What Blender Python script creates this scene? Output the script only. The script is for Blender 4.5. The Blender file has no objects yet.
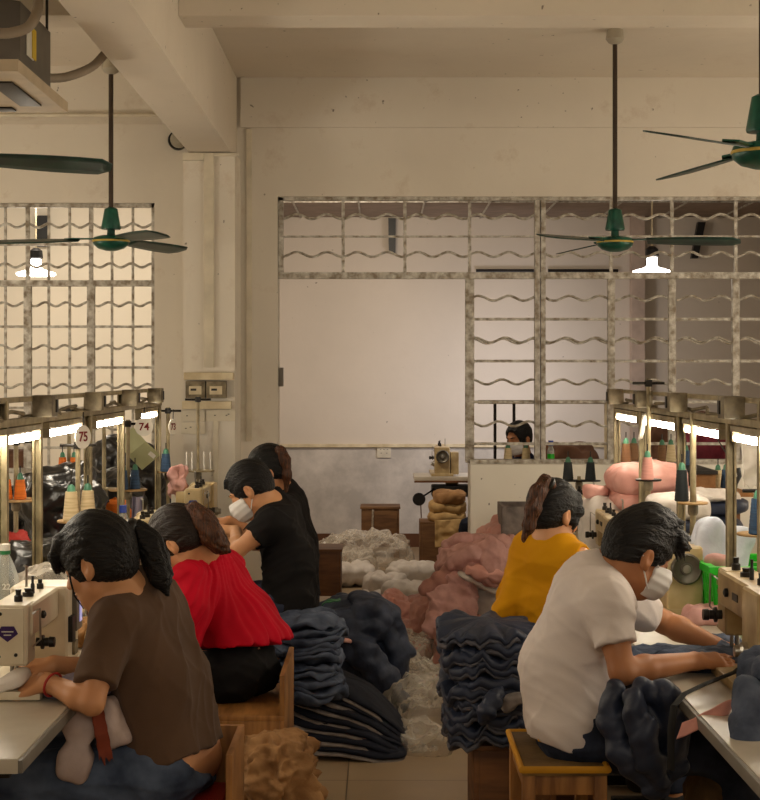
import bpy, bmesh, math, random
import numpy as np
from mathutils import Vector, Matrix, noise as mnoise
V = Vector
PI = math.pi
S = bpy.context.scene
C = S.collection
random.seed(7)

# ------------------------------------------------------------ camera, world, lights, exposure
EYE = 1.62
FPX = 1600.0
cam = bpy.data.cameras.new('camera')
cam.sensor_fit = 'HORIZONTAL'
cam.sensor_width = 36
cam.lens = 36 * FPX / 760
cam.shift_x = 0.0
cam.shift_y = -26 / 760
cam.clip_start = 0.1
cam_o = bpy.data.objects.new('camera', cam)
C.objects.link(cam_o)
cam_o.location = (0, 0, EYE)
cam_o.rotation_euler = (PI / 2, 0, 0)
S.camera = cam_o

S.view_settings.view_transform = 'Standard'
S.view_settings.look = 'None'
S.view_settings.gamma = 1
S.view_settings.use_curve_mapping = False
S.view_settings.exposure = -0.22
S.cycles.max_bounces = 7
S.cycles.diffuse_bounces = 4
S.cycles.glossy_bounces = 3
S.cycles.transmission_bounces = 4
S.cycles.transparent_max_bounces = 8
S.cycles.caustics_reflective = False
S.cycles.caustics_refractive = False
S.cycles.sample_clamp_indirect = 4

w = bpy.data.worlds.new('world')
S.world = w
w.use_nodes = True
w.node_tree.nodes['Background'].inputs[0].default_value = (1.0, 0.84, 0.65, 1)
w.node_tree.nodes['Background'].inputs[1].default_value = 0.07


def area_light(name, loc, target, sx, sy, power, col):
    l = bpy.data.lights.new(name, 'AREA')
    l.shape = 'RECTANGLE'
    l.size = sx
    l.size_y = sy
    l.energy = power
    l.color = col
    o = bpy.data.objects.new(name, l)
    C.objects.link(o)
    o.location = loc
    o.rotation_euler = (V(target) - V(loc)).to_track_quat('-Z', 'Y').to_euler()
    return o


WARM = (1.0, 0.87, 0.70)
# added fill lights overhead and behind the camera, standing for no visible lamp
area_light('hall_ceiling_fill', (0.0, 1.2, 3.3), (0.0, 5.4, 1.1), 3.0, 1.0, 9, WARM)
area_light('hall_rear_fill', (0.6, -2.5, 3.1), (0.1, 9.0, 2.3), 4.0, 0.8, 70, WARM)
# added unseen point lights, placed like neighbouring work rows, brightening ceiling and walls
for _x, _y, _e in ((-3.4, 5.0, 55), (-3.4, 7.8, 55), (3.4, 5.0, 55), (3.4, 7.8, 55), (-1.4, 0.6, 9), (1.4, 0.6, 9)):
    _l = bpy.data.lights.new('row_fill', 'POINT')
    _l.energy = _e
    _l.color = (1.0, 0.89, 0.73)
    _l.shadow_soft_size = 0.25
    _o = bpy.data.objects.new('row_fill', _l)
    C.objects.link(_o)
    _o.location = (_x, _y, 1.42)
# added fill lights for the inner rooms, on top of the pendants' own light
area_light('inner_room_fill', (-0.3, 12.4, 2.95), (0.0, 14.0, 0.6), 0.9, 0.3, 38, (1.0, 0.85, 0.66))
area_light('inner_store_fill', (-2.2, 11.4, 3.0), (-2.6, 12.6, 0.6), 1.5, 0.3, 75, (1.0, 0.90, 0.74))
# added unseen fill that makes the bright patch on the inner back wall
area_light('inner_wall_fill', (1.25, 13.6, 1.5), (0.75, 15.0, 1.2), 0.5, 0.7, 15, (0.95, 0.93, 1.0))


def W(px, py, d):
    """the point that stands at depth d under pixel (px, py)"""
    return V(((px - 380) * d / FPX, d, EYE - (py - 374) * d / FPX))


# ------------------------------------------------------------ materials
def lin(c):
    return tuple((x / 255 / 12.92) if x / 255 <= 0.04045 else ((x / 255 + 0.055) / 1.055) ** 2.4 for x in c)


def _nt(name):
    m = bpy.data.materials.new(name)
    m.use_nodes = True
    nt = m.node_tree
    return m, nt, nt.nodes['Principled BSDF']


def mat(name, col, rough=0.6, metal=0.0, var=0.12, scale=8.0, bump=0.0, bscale=60.0, col2=None, sheen=0.0, spec=0.4, stretch=(1, 1, 1), detail=4, ridge=None):
    m, nt, b = _nt(name)
    b.inputs['Roughness'].default_value = rough
    b.inputs['Metallic'].default_value = metal
    b.inputs['Specular IOR Level'].default_value = spec
    if sheen:
        b.inputs['Sheen Weight'].default_value = sheen
    c = lin(col)
    c2 = lin(col2) if col2 else tuple(x * (1 - var) * 0.9 for x in c)
    tc = nt.nodes.new('ShaderNodeTexCoord')
    mp = nt.nodes.new('ShaderNodeMapping')
    mp.inputs['Scale'].default_value = stretch
    nt.links.new(tc.outputs['Object'], mp.inputs[0])
    n = nt.nodes.new('ShaderNodeTexNoise')
    n.inputs['Scale'].default_value = scale
    n.inputs['Detail'].default_value = detail
    nt.links.new(mp.outputs[0], n.inputs['Vector'])
    r = nt.nodes.new('ShaderNodeValToRGB')
    r.color_ramp.elements[0].position = 0.32
    r.color_ramp.elements[1].position = 0.68
    r.color_ramp.elements[0].color = (*c2, 1)
    r.color_ramp.elements[1].color = (*c, 1)
    nt.links.new(n.outputs['Fac'], r.inputs[0])
    nt.links.new(r.outputs[0], b.inputs['Base Color'])
    if bump:
        n2 = nt.nodes.new('ShaderNodeTexNoise')
        n2.inputs['Scale'].default_value = bscale
        n2.inputs['Detail'].default_value = 3
        nt.links.new(mp.outputs[0], n2.inputs['Vector'])
        bp = nt.nodes.new('ShaderNodeBump')
        bp.inputs['Strength'].default_value = bump
        bp.inputs['Distance'].default_value = 0.01
        nt.links.new(n2.outputs['Fac'], bp.inputs['Height'])
        nt.links.new(bp.outputs[0], b.inputs['Normal'])
    if ridge:
        n3 = nt.nodes.new('ShaderNodeTexNoise')
        n3.noise_type = 'RIDGED_MULTIFRACTAL'
        n3.normalize = True
        n3.inputs['Scale'].default_value = ridge[0]
        n3.inputs['Detail'].default_value = 3
        n3.inputs['Distortion'].default_value = 0.4
        nt.links.new(tc.outputs['Object'], n3.inputs['Vector'])
        b3 = nt.nodes.new('ShaderNodeBump')
        b3.inputs['Strength'].default_value = ridge[1]
        b3.inputs['Distance'].default_value = 0.02
        nt.links.new(n3.outputs['Fac'], b3.inputs['Height'])
        if bump:
            nt.links.new(bp.outputs[0], b3.inputs['Normal'])
        nt.links.new(b3.outputs[0], b.inputs['Normal'])
    return m


def emit(name, col, strength):
    m, nt, b = _nt(name)
    b.inputs['Base Color'].default_value = (0.8, 0.8, 0.75, 1)
    b.inputs['Emission Color'].default_value = (*col, 1)
    b.inputs['Emission Strength'].default_value = strength
    return m


def plaster(name, col, stain, dado=None, dado_z=0.95, stain_amt=0.5):
    """painted plaster, faint mottling, a few brown stains; below dado_z another paint with scuffed patches"""
    m, nt, b = _nt(name)
    b.inputs['Roughness'].default_value = 0.85
    b.inputs['Specular IOR Level'].default_value = 0.2
    N, L = nt.nodes, nt.links
    g = N.new('ShaderNodeNewGeometry')

    def ramp(fac, e):
        r = N.new('ShaderNodeValToRGB')
        r.color_ramp.elements[0].position, r.color_ramp.elements[1].position = e[0][0], e[1][0]
        r.color_ramp.elements[0].color = (*e[0][1], 1)
        r.color_ramp.elements[1].color = (*e[1][1], 1)
        L.new(fac, r.inputs[0])
        return r.outputs[0]

    def nz(scale, detail=5, rough=0.55):
        n = N.new('ShaderNodeTexNoise')
        n.inputs['Scale'].default_value = scale
        n.inputs['Detail'].default_value = detail
        n.inputs['Roughness'].default_value = rough
        L.new(g.outputs['Position'], n.inputs['Vector'])
        return n.outputs['Fac']

    def mix(f, a, c):
        x = N.new('ShaderNodeMix')
        x.data_type = 'RGBA'
        if isinstance(f, float):
            x.inputs[0].default_value = f
        else:
            L.new(f, x.inputs[0])
        for i, v in ((6, a), (7, c)):
            if isinstance(v, tuple):
                x.inputs[i].default_value = (*v, 1)
            else:
                L.new(v, x.inputs[i])
        return x.outputs[2]
    c = lin(col)
    base = ramp(nz(1.3), ((0.3, tuple(x * 0.90 for x in c)), (0.7, c)))
    w0, w1 = (0.0, 0.0, 0.0), (stain_amt,) * 3
    sp = ramp(nz(2.6, 8, 0.7), ((0.56, w0), (0.74, w1)))
    base = mix(sp, base, lin(stain))
    specks = ramp(nz(26, 2, 0.5), ((0.735, w0), (0.775, (0.7,) * 3)))
    base = mix(specks, base, lin((70, 52, 36)))
    if dado:
        sx = N.new('ShaderNodeSeparateXYZ')
        L.new(g.outputs['Position'], sx.inputs[0])
        lt = N.new('ShaderNodeMath')
        lt.operation = 'LESS_THAN'
        lt.inputs[1].default_value = dado_z
        L.new(sx.outputs[2], lt.inputs[0])
        d = lin(dado)
        db = ramp(nz(3.2, 7, 0.65), ((0.40, tuple(x * 0.88 for x in d)), (0.72, tuple(min(1, x * 1.35) for x in d))))
        base = mix(lt.outputs[0], base, db)
    L.new(base, b.inputs['Base Color'])
    bp = N.new('ShaderNodeBump')
    bp.inputs['Strength'].default_value = 0.12
    bp.inputs['Distance'].default_value = 0.02
    L.new(nz(9, 5), bp.inputs['Height'])
    L.new(bp.outputs[0], b.inputs['Normal'])
    return m


def tiles(name):
    m, nt, b = _nt(name)
    N, L = nt.nodes, nt.links
    g = N.new('ShaderNodeNewGeometry')
    mp = N.new('ShaderNodeMapping')
    mp.inputs['Location'].default_value = (0.13, 0.22, 0)
    L.new(g.outputs['Position'], mp.inputs[0])
    t = N.new('ShaderNodeTexBrick')
    t.offset = 0.0
    t.inputs['Scale'].default_value = 1.0
    t.inputs['Brick Width'].default_value = 0.6
    t.inputs['Row Height'].default_value = 0.6
    t.inputs['Mortar Size'].default_value = 0.003
    t.inputs['Color1'].default_value = (*lin((172, 150, 120)), 1)
    t.inputs['Color2'].default_value = (*lin((160, 138, 110)), 1)
    t.inputs['Mortar'].default_value = (*lin((88, 74, 58)), 1)
    L.new(mp.outputs[0], t.inputs['Vector'])
    n = N.new('ShaderNodeTexNoise')
    n.inputs['Scale'].default_value = 3.5
    n.inputs['Detail'].default_value = 8
    L.new(g.outputs['Position'], n.inputs['Vector'])
    r = N.new('ShaderNodeValToRGB')
    r.color_ramp.elements[0].position, r.color_ramp.elements[1].position = 0.3, 0.75
    r.color_ramp.elements[0].color = (0.72, 0.69, 0.64, 1)
    r.color_ramp.elements[1].color = (1, 1, 1, 1)
    L.new(n.outputs['Fac'], r.inputs[0])
    x = N.new('ShaderNodeMix')
    x.data_type = 'RGBA'
    x.blend_type = 'MULTIPLY'
    x.inputs[0].default_value = 1
    L.new(t.outputs['Color'], x.inputs[6])
    L.new(r.outputs[0], x.inputs[7])
    L.new(x.outputs[2], b.inputs['Base Color'])
    r2 = N.new('ShaderNodeMapRange')
    r2.inputs[3].default_value = 0.22
    r2.inputs[4].default_value = 0.5
    L.new(n.outputs['Fac'], r2.inputs[0])
    L.new(r2.outputs[0], b.inputs['Roughness'])
    return m


def film(name, col, op=0.35, rough=0.25):
    """thin clear plastic: partly see-through, glossy"""
    m, nt, b = _nt(name)
    N, L = nt.nodes, nt.links
    b.inputs['Base Color'].default_value = (*lin(col), 1)
    b.inputs['Roughness'].default_value = rough
    t = N.new('ShaderNodeBsdfTransparent')
    mx = N.new('ShaderNodeMixShader')
    lw = N.new('ShaderNodeLayerWeight')
    lw.inputs[0].default_value = 0.35
    mr = N.new('ShaderNodeMapRange')
    mr.inputs[3].default_value = op
    mr.inputs[4].default_value = min(1.0, op + 0.45)
    L.new(lw.outputs['Facing'], mr.inputs[0])
    L.new(mr.outputs[0], mx.inputs[0])
    L.new(t.outputs[0], mx.inputs[1])
    L.new(b.outputs[0], mx.inputs[2])
    L.new(mx.outputs[0], N['Material Output'].inputs['Surface'])
    return m


M = {}
M['wall'] = plaster('wall_plaster', (230, 222, 208), (160, 128, 90), stain_amt=0.42)
M['wall_in'] = plaster('inner_wall_plaster', (214, 203, 189), (150, 125, 105), dado=(190, 182, 172), dado_z=0.93, stain_amt=0.12)
M['wall_store'] = plaster('store_wall_plaster', (236, 226, 208), (190, 165, 130), stain_amt=0.12)
M['ceil'] = plaster('ceiling_paint', (226, 216, 200), (160, 132, 100), stain_amt=0.15)
M['ceil_in'] = mat('ceiling_panel_grey', (150, 132, 118), 0.8)
M['floor'] = tiles('floor_tiles')
M['base'] = mat('brown_tile', (98, 62, 40), 0.4)
M['grille'] = mat('flaking_silver_paint', (214, 210, 200), 0.5, 0.1, scale=26, col2=(136, 124, 106), bump=0.4, bscale=90)
M['rail'] = mat('yellowed_cream_paint', (164, 150, 116), 0.5, 0.0, scale=14, col2=(112, 98, 70))
M['railbox'] = mat('grimy_cream_plastic', (146, 134, 108), 0.55, scale=20, col2=(86, 74, 54))
M['tube'] = emit('tube_glow', (1.0, 0.89, 0.72), 48.0)
M['bulb'] = emit('bulb_glow', (1.0, 0.92, 0.82), 14.0)
M['white_enamel'] = mat('white_enamel', (232, 224, 206), 0.35)
M['cream'] = mat('cream_plastic', (222, 208, 176), 0.4, scale=12, col2=(196, 178, 142))
M['socket'] = mat('ivory_plastic', (222, 212, 190), 0.45)
M['fan_green'] = mat('fan_green_enamel', (22, 92, 72), 0.35, 0.1, scale=20, col2=(16, 62, 50))
M['fan_dark'] = mat('fan_blade_green', (30, 66, 56), 0.4, scale=16, col2=(28, 44, 40))
M['fan_grey'] = mat('fan_canopy_grey', (176, 168, 150), 0.5)
M['rod'] = mat('rod_brown_steel', (72, 60, 50), 0.5, 0.4)
M['gold'] = mat('gold_line', (206, 176, 84), 0.4, 0.2)
M['ac_grey'] = mat('galvanised_grey', (104, 98, 90), 0.5, 0.5)
M['ac_panel'] = mat('yellowed_panel', (190, 172, 144), 0.5)
M['duct'] = mat('ribbed_duct', (150, 136, 118), 0.6)
M['black'] = mat('black_plastic', (20, 18, 17), 0.4)
M['dark'] = mat('dark_steel', (40, 36, 32), 0.45, 0.4)
M['steel'] = mat('worn_steel', (170, 165, 155), 0.3, 0.9)
M['yellow_label'] = mat('yellow_label', (220, 186, 40), 0.6)
M['paper_white'] = mat('white_paper', (228, 222, 208), 0.8)
M['red_ink'] = mat('dark_red_ink', (120, 24, 26), 0.7)
M['wood'] = mat('raw_wood', (176, 124, 66), 0.55, scale=5, col2=(118, 76, 36), stretch=(6, 1, 1), bump=0.1)
M['wood_dark'] = mat('brown_wood', (122, 80, 44), 0.55, scale=5, col2=(84, 52, 28), stretch=(1, 1, 6), bump=0.1)
M['wood_far'] = mat('dusty_brown_board', (128, 92, 58), 0.6, scale=5, col2=(92, 62, 38), stretch=(1, 1, 6))
M['table'] = mat('grey_laminate', (196, 188, 172), 0.28, scale=6, col2=(178, 168, 150))
M['tabletrim'] = mat('grey_trim', (120, 114, 104), 0.5)
M['mach'] = mat('machine_beige', (206, 186, 142), 0.35, scale=9, col2=(176, 152, 106))
M['mach_white'] = mat('machine_cream_white', (228, 216, 192), 0.3, scale=9, col2=(210, 196, 168))
M['mach_old'] = mat('machine_old_beige', (188, 166, 122), 0.38, scale=12, col2=(142, 118, 80))
M['screen'] = emit('blue_screen', (0.30, 0.32, 0.85), 0.55)
M['purple'] = mat('purple_badge', (58, 26, 92), 0.4)
M['blue_badge'] = mat('blue_badge', (36, 66, 140), 0.4)
M['skin'] = mat('skin_tan', (206, 152, 108), 0.5, scale=6, col2=(190, 132, 92), spec=0.35)
M['skin_dark'] = mat('skin_brown', (178, 122, 82), 0.5, scale=6, col2=(160, 104, 66), spec=0.35)
M['hair'] = mat('black_hair', (17, 14, 13), 0.5, scale=30, col2=(9, 7, 7), spec=0.3, bump=0.9, bscale=5, stretch=(4, 40, 26))
M['hair_brown'] = mat('brown_dyed_hair', (96, 54, 26), 0.5, scale=5, col2=(30, 18, 12), spec=0.3, stretch=(40, 30, 4), bump=0.9, bscale=5)
M['mask'] = mat('white_mask_paper', (232, 228, 224), 0.75)
M['lash'] = mat('lash_black', (14, 11, 10), 0.6)
M['lip'] = mat('lip_rose', (168, 92, 78), 0.5)
M['sh_brown'] = mat('brown_jersey', (96, 74, 58), 0.85, scale=5, col2=(84, 64, 49), bump=0.08, bscale=300, sheen=0.08, spec=0.1, ridge=(5, 0.22))
M['sh_red'] = mat('scarlet_cotton', (200, 8, 40), 0.75, scale=5, col2=(176, 4, 30), bump=0.06, bscale=200, spec=0.15, ridge=(9, 0.2))
M['sh_black'] = mat('black_cotton', (27, 25, 25), 0.85, scale=5, bump=0.06, bscale=200, spec=0.15, ridge=(7, 0.3))
M['sh_yellow'] = mat('mustard_jersey', (206, 146, 16), 0.8, scale=5, col2=(192, 130, 8), bump=0.06, bscale=200, spec=0.12, ridge=(5, 0.25))
M['sh_white'] = mat('white_jersey', (222, 212, 206), 0.85, scale=5, col2=(212, 201, 195), bump=0.06, bscale=250, spec=0.12, ridge=(6, 0.25))
M['sh_navy'] = mat('navy_cotton', (34, 38, 62), 0.8, spec=0.15)
M['jeans'] = mat('washed_denim', (98, 112, 136), 0.85, scale=9, col2=(52, 62, 82), bump=0.15, bscale=350, spec=0.15, ridge=(11, 0.35))
M['jeans_dark'] = mat('dark_denim', (58, 66, 86), 0.85, scale=11, col2=(28, 32, 44), bump=0.15, bscale=350, spec=0.15, ridge=(11, 0.35))
M['pants_black'] = mat('black_denim', (24, 23, 24), 0.85, scale=7, spec=0.15, ridge=(11, 0.3))
M['navy'] = mat('navy_nylon', (46, 54, 74), 0.5, scale=12, col2=(30, 36, 52), bump=0.15, bscale=70, spec=0.35, ridge=(15, 0.55))
M['navy2'] = mat('faded_navy_nylon', (66, 74, 94), 0.55, scale=14, col2=(36, 42, 58), bump=0.2, bscale=70, spec=0.3, ridge=(13, 0.6))
M['slate'] = mat('slate_denim', (92, 102, 122), 0.75, scale=12, col2=(44, 52, 70), bump=0.2, bscale=90, spec=0.2, ridge=(16, 0.55))
M['darkpanel'] = mat('midnight_fabric', (30, 34, 48), 0.75, scale=9, col2=(20, 22, 32), bump=0.15, bscale=90, spec=0.2, ridge=(14, 0.4))
M['lining'] = mat('grey_padding', (140, 130, 124), 0.9, scale=14, col2=(96, 88, 84), bump=0.2, ridge=(18, 0.5))
M['pink'] = mat('dusty_pink_nylon', (222, 168, 156), 0.55, scale=7, col2=(204, 144, 132), bump=0.12, bscale=50, spec=0.3, ridge=(13, 0.55))
M['pink2'] = mat('muted_pink_nylon', (212, 166, 158), 0.6, scale=9, col2=(176, 128, 120), bump=0.15, bscale=50, spec=0.25, ridge=(13, 0.6))
M['pink_brown'] = mat('rose_brown_nylon', (190, 138, 124), 0.6, scale=9, col2=(150, 102, 90), bump=0.15, bscale=50, spec=0.25, ridge=(13, 0.6))
M['lining_dark'] = mat('slate_padding', (98, 96, 102), 0.9, scale=16, col2=(50, 52, 62), bump=0.2, ridge=(18, 0.5))
M['lap_white'] = mat('pinkish_padding', (206, 188, 182), 0.9, scale=10, col2=(176, 156, 150), bump=0.2, ridge=(14, 0.6))
M['rust'] = mat('rust_cloth', (128, 56, 34), 0.85, scale=9, col2=(96, 40, 24))
M['wheel'] = mat('grey_cast_iron', (112, 106, 94), 0.4, 0.3, scale=14, col2=(72, 66, 56))
M['panel_white'] = plaster('white_board_panel', (244, 240, 228), (190, 170, 140), stain_amt=0.3)
M['fluff'] = mat('white_padding', (226, 218, 210), 0.9, scale=10, col2=(200, 190, 180), bump=0.25, bscale=40, ridge=(12, 0.5))
M['bluewhite'] = mat('bluish_white_padding', (206, 210, 220), 0.85, scale=10, col2=(182, 186, 198), bump=0.2, bscale=40, ridge=(10, 0.4))
M['tan'] = mat('tan_cloth', (176, 134, 88), 0.85, scale=9, col2=(132, 94, 56), bump=0.2, bscale=120, ridge=(14, 0.6))
M['cream_cloth'] = mat('cream_folded_cloth', (200, 168, 116), 0.85, scale=9, col2=(170, 136, 86), bump=0.15, ridge=(14, 0.5))
M['lilac'] = mat('lilac_grey_cloth', (156, 148, 168), 0.85, scale=9, ridge=(14, 0.4))
M['redcloth'] = mat('red_cloth', (176, 52, 44), 0.8, scale=9, ridge=(14, 0.4))
M['maroon'] = mat('maroon_cloth', (140, 52, 66), 0.8, scale=9, col2=(104, 34, 48), ridge=(14, 0.4))
M['bag'] = mat('black_bin_bag', (16, 15, 15), 0.28, scale=9, bump=0.5, bscale=22, spec=0.6, ridge=(11, 0.8))
M['green_net'] = mat('green_plastic', (40, 200, 40), 0.4)
M['orange'] = mat('orange_thread', (216, 112, 14), 0.65, scale=10, stretch=(1, 1, 14), col2=(180, 84, 6))
M['blue_thread'] = mat('blue_thread', (44, 74, 104), 0.65, scale=10, stretch=(1, 1, 14), col2=(30, 52, 78))
M['beige_thread'] = mat('beige_thread', (214, 194, 154), 0.65, scale=10, stretch=(1, 1, 14), col2=(184, 162, 120))
M['pink_thread'] = mat('pink_thread', (206, 146, 134), 0.65, scale=10, stretch=(1, 1, 14))
M['dark_thread'] = mat('dark_thread', (28, 34, 36), 0.65, scale=10, stretch=(1, 1, 14))
M['green_tip'] = mat('green_spool', (70, 124, 96), 0.5)
M['disc'] = mat('ply_disc', (176, 142, 96), 0.6)
M['card'] = mat('green_grey_card', (176, 178, 138), 0.8, scale=6, col2=(160, 160, 120))
M['bottle'] = film('clear_bottle_plastic', (226, 232, 228), 0.22, 0.15)
M['film'] = film('clear_polythene', (226, 218, 204), 0.22, 0.22)
M['bluecap'] = mat('blue_cap', (70, 92, 190), 0.4)
M['greencap'] = mat('green_ring', (40, 120, 70), 0.4)
M['redpad'] = mat('red_vinyl', (176, 48, 40), 0.4)
M['strap'] = mat('black_webbing', (20, 19, 19), 0.8)
M['kraft'] = mat('stained_kraft_sack', (128, 98, 52), 0.8, scale=5, col2=(70, 50, 24), bump=0.3)
M['yellow_trim'] = mat('yellow_webbing', (206, 146, 20), 0.7)
M['tape'] = mat('striped_tape', (200, 190, 170), 0.7, scale=30, col2=(90, 70, 60), stretch=(1, 1, 3))
M['brown_cloth'] = mat('brown_cloth', (120, 84, 62), 0.85, scale=9, col2=(88, 58, 42), ridge=(14, 0.4))


# ------------------------------------------------------------ objects, parents, tags
def tag(o, label=None, cat=None, group=None, kind=None):
    if label: o['label'] = label
    if cat: o['category'] = cat
    if group: o['group'] = group
    if kind: o['kind'] = kind
    return o


WM = {}


def thing(name, label, cat, loc, group=None):
    o = bpy.data.objects.new(name, None)
    C.objects.link(o)
    o.location = loc
    o.empty_display_size = 0.05
    WM[o.name] = Matrix.Translation(V(loc))
    return tag(o, label, cat, group)


def link(name, me, m, parent=None, smooth=True):
    o = bpy.data.objects.new(name, me)
    if m is not None:
        me.materials.append(m)
    C.objects.link(o)
    if smooth:
        me.polygons.foreach_set('use_smooth', np.ones(len(me.polygons), dtype=bool))
    if parent is not None:
        o.parent = parent
        o.matrix_parent_inverse = WM.get(parent.name, Matrix()).inverted()
    return o


def copy_tree(o, parent=None):
    c = o.copy()
    C.objects.link(c)
    if parent is not None:
        c.parent = parent
    for ch in list(o.children):
        copy_tree(ch, c)
    return c


def dup(root, off, label=None, group=None, rotz=None):
    c = copy_tree(root)
    c.location = V(root.location) + V(off)
    if rotz is not None:
        c.rotation_euler = (0, 0, rotz)
    if label: c['label'] = label
    if group: c['group'] = group
    return c


ORD = ['lowest', 'second from bottom', 'third from bottom', 'fourth from bottom', 'fifth from bottom', 'sixth from bottom', 'seventh from bottom', 'eighth from bottom', 'ninth from bottom', 'tenth from bottom', 'eleventh from bottom']


def order(i, n):
    return 'topmost' if i == n - 1 else ORD[i]


class MB:
    """collects shapes into one mesh"""
    def __init__(s):
        s.v, s.f = [], []
        s.sm = []

    def _add(s, vs, fs, sm=False):
        n = len(s.v)
        s.v += [tuple(v) for v in vs]
        s.f += [tuple(i + n for i in f) for f in fs]
        s.sm += [sm] * len(fs)
        return s

    def box(s, c, size, bev=0.0, R=None, seg=2):
        bm = bmesh.new()
        bmesh.ops.create_cube(bm, size=1)
        for v in bm.verts:
            v.co = V((v.co.x * size[0], v.co.y * size[1], v.co.z * size[2]))
        if bev:
            bmesh.ops.bevel(bm, geom=bm.edges[:], offset=min(bev, min(size) * 0.49), segments=seg, profile=0.7, affect='EDGES')
        bm.verts.index_update()
        vs = [(R @ v.co if R else v.co) + V(c) for v in bm.verts]
        fs = [[v.index for v in f.verts] for f in bm.faces]
        bm.free()
        return s._add(vs, fs, bool(bev))

    def cyl(s, a, b, r, r2=None, n=16):
        return s.tube([a, b], [r, r if r2 is None else r2], n)

    def tube(s, pts, r, n=10, caps=True, flat=1.0, closed=False):
        pts = [V(p) for p in pts]
        m = len(pts)
        rs = r if isinstance(r, (list, tuple)) else [r] * m
        vs, fs = [], []
        up = None
        for i, p in enumerate(pts):
            if closed:
                t = pts[(i + 1) % m] - pts[i - 1]
            else:
                t = pts[min(i + 1, m - 1)] - pts[max(i - 1, 0)]
            t.normalize()
            if up is None:
                up = V((0, 0, 1)) if abs(t.z) < 0.9 else V((1, 0, 0))
            x = t.cross(up)
            if x.length < 1e-6:
                x = t.orthogonal()
            x.normalize()
            up = x.cross(t).normalized()
            for k in range(n):
                a = 2 * PI * k / n
                vs.append(p + (x * math.cos(a) + up * math.sin(a) * flat) * rs[i])
        for i in range(m if closed else m - 1):
            j = (i + 1) % m
            for k in range(n):
                l = (k + 1) % n
                fs.append((i * n + k, j * n + k, j * n + l, i * n + l))
        s._add(vs, fs, True)
        if caps and not closed:
            b = len(s.v) - len(vs)
            s.f.append(tuple(b + k for k in range(n)))
            s.f.append(tuple(b + (m - 1) * n + k for k in reversed(range(n))))
            s.sm += [False, False]
        return s

    def lathe(s, c, prof, axis=(0, 0, 1), n=24):
        q = V((0, 0, 1)).rotation_difference(V(axis)).to_matrix()
        vs, fs = [], []
        for r, z in prof:
            for k in range(n):
                a = 2 * PI * k / n
                vs.append(V(c) + q @ V((r * math.cos(a), r * math.sin(a), z)))
        for i in range(len(prof) - 1):
            for k in range(n):
                l = (k + 1) % n
                fs.append((i * n + k, i * n + l, (i + 1) * n + l, (i + 1) * n + k))
        s._add(vs, fs, True)
        b = len(s.v) - len(vs)
        if prof[0][0] > 1e-5:
            s.f.append(tuple(b + k for k in reversed(range(n)))); s.sm.append(False)
        if prof[-1][0] > 1e-5:
            s.f.append(tuple(b + (len(prof) - 1) * n + k for k in range(n))); s.sm.append(False)
        return s

    def prism(s, poly, ext):
        """polygon (3d points) pushed along ext"""
        n = len(poly)
        e = V(ext)
        vs = [V(p) for p in poly] + [V(p) + e for p in poly]
        fs = [tuple(reversed(range(n))), tuple(range(n, 2 * n))]
        fs += [(i, (i + 1) % n, n + (i + 1) % n, n + i) for i in range(n)]
        return s._add(vs, fs, False)

    def grid(s, P):
        """2d array of points"""
        h, w_ = len(P), len(P[0])
        vs = [p for row in P for p in row]
        fs = [(i * w_ + j, i * w_ + j + 1, (i + 1) * w_ + j + 1, (i + 1) * w_ + j) for i in range(h - 1) for j in range(w_ - 1)]
        return s._add(vs, fs, True)

    def build(s, name, m, parent=None):
        me = bpy.data.meshes.new(name)
        me.from_pydata(s.v, [], s.f)
        bm = bmesh.new()
        bm.from_mesh(me)
        bmesh.ops.recalc_face_normals(bm, faces=bm.faces[:])
        bm.to_mesh(me)
        bm.free()
        o = link(name, me, m, parent, smooth=False)
        if any(s.sm):
            me.polygons.foreach_set('use_smooth', np.array(s.sm, dtype=bool))
            me.set_sharp_from_angle(angle=math.radians(40))
        return o


def struct(name, mb, m, parent=None):
    return tag(mb.build(name, m, parent), kind='structure')


def text(name, body, loc, size, m, parent, normal=(0, -1, 0), extrude=0.0006):
    c = bpy.data.curves.new(name, 'FONT')
    c.body = body
    c.size = size
    c.extrude = extrude
    c.offset = size * .022
    c.align_x = 'CENTER'
    c.align_y = 'CENTER'
    o = bpy.data.objects.new(name + '_curve', c)
    C.objects.link(o)
    me = bpy.data.meshes.new_from_object(o.evaluated_get(bpy.context.evaluated_depsgraph_get()))
    bpy.data.objects.remove(o)
    me.materials.clear()
    me.materials.append(m)
    o = bpy.data.objects.new(name, me)
    C.objects.link(o)
    n = V(normal).normalized()
    x = V((0, 0, 1)).cross(n)
    x = x.normalized() if x.length > 1e-4 else V((1, 0, 0))
    y = n.cross(x)
    R = Matrix((x, y, n)).transposed().to_4x4()
    mw = Matrix.Translation(V(loc)) @ R
    if parent is not None:
        o.parent = parent
        o.matrix_parent_inverse = WM.get(parent.name, Matrix()).inverted()
    o.matrix_basis = mw
    return o


# ------------------------------------------------------------ smooth solids from distance fields
def rotm(f, u):
    """rows: right, forward, up of a local frame"""
    f = V(f).normalized()
    u = V(u)
    u = (u - f * u.dot(f)).normalized()
    r = f.cross(u)
    return np.array([r, f, u], dtype=np.float32)


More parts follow.
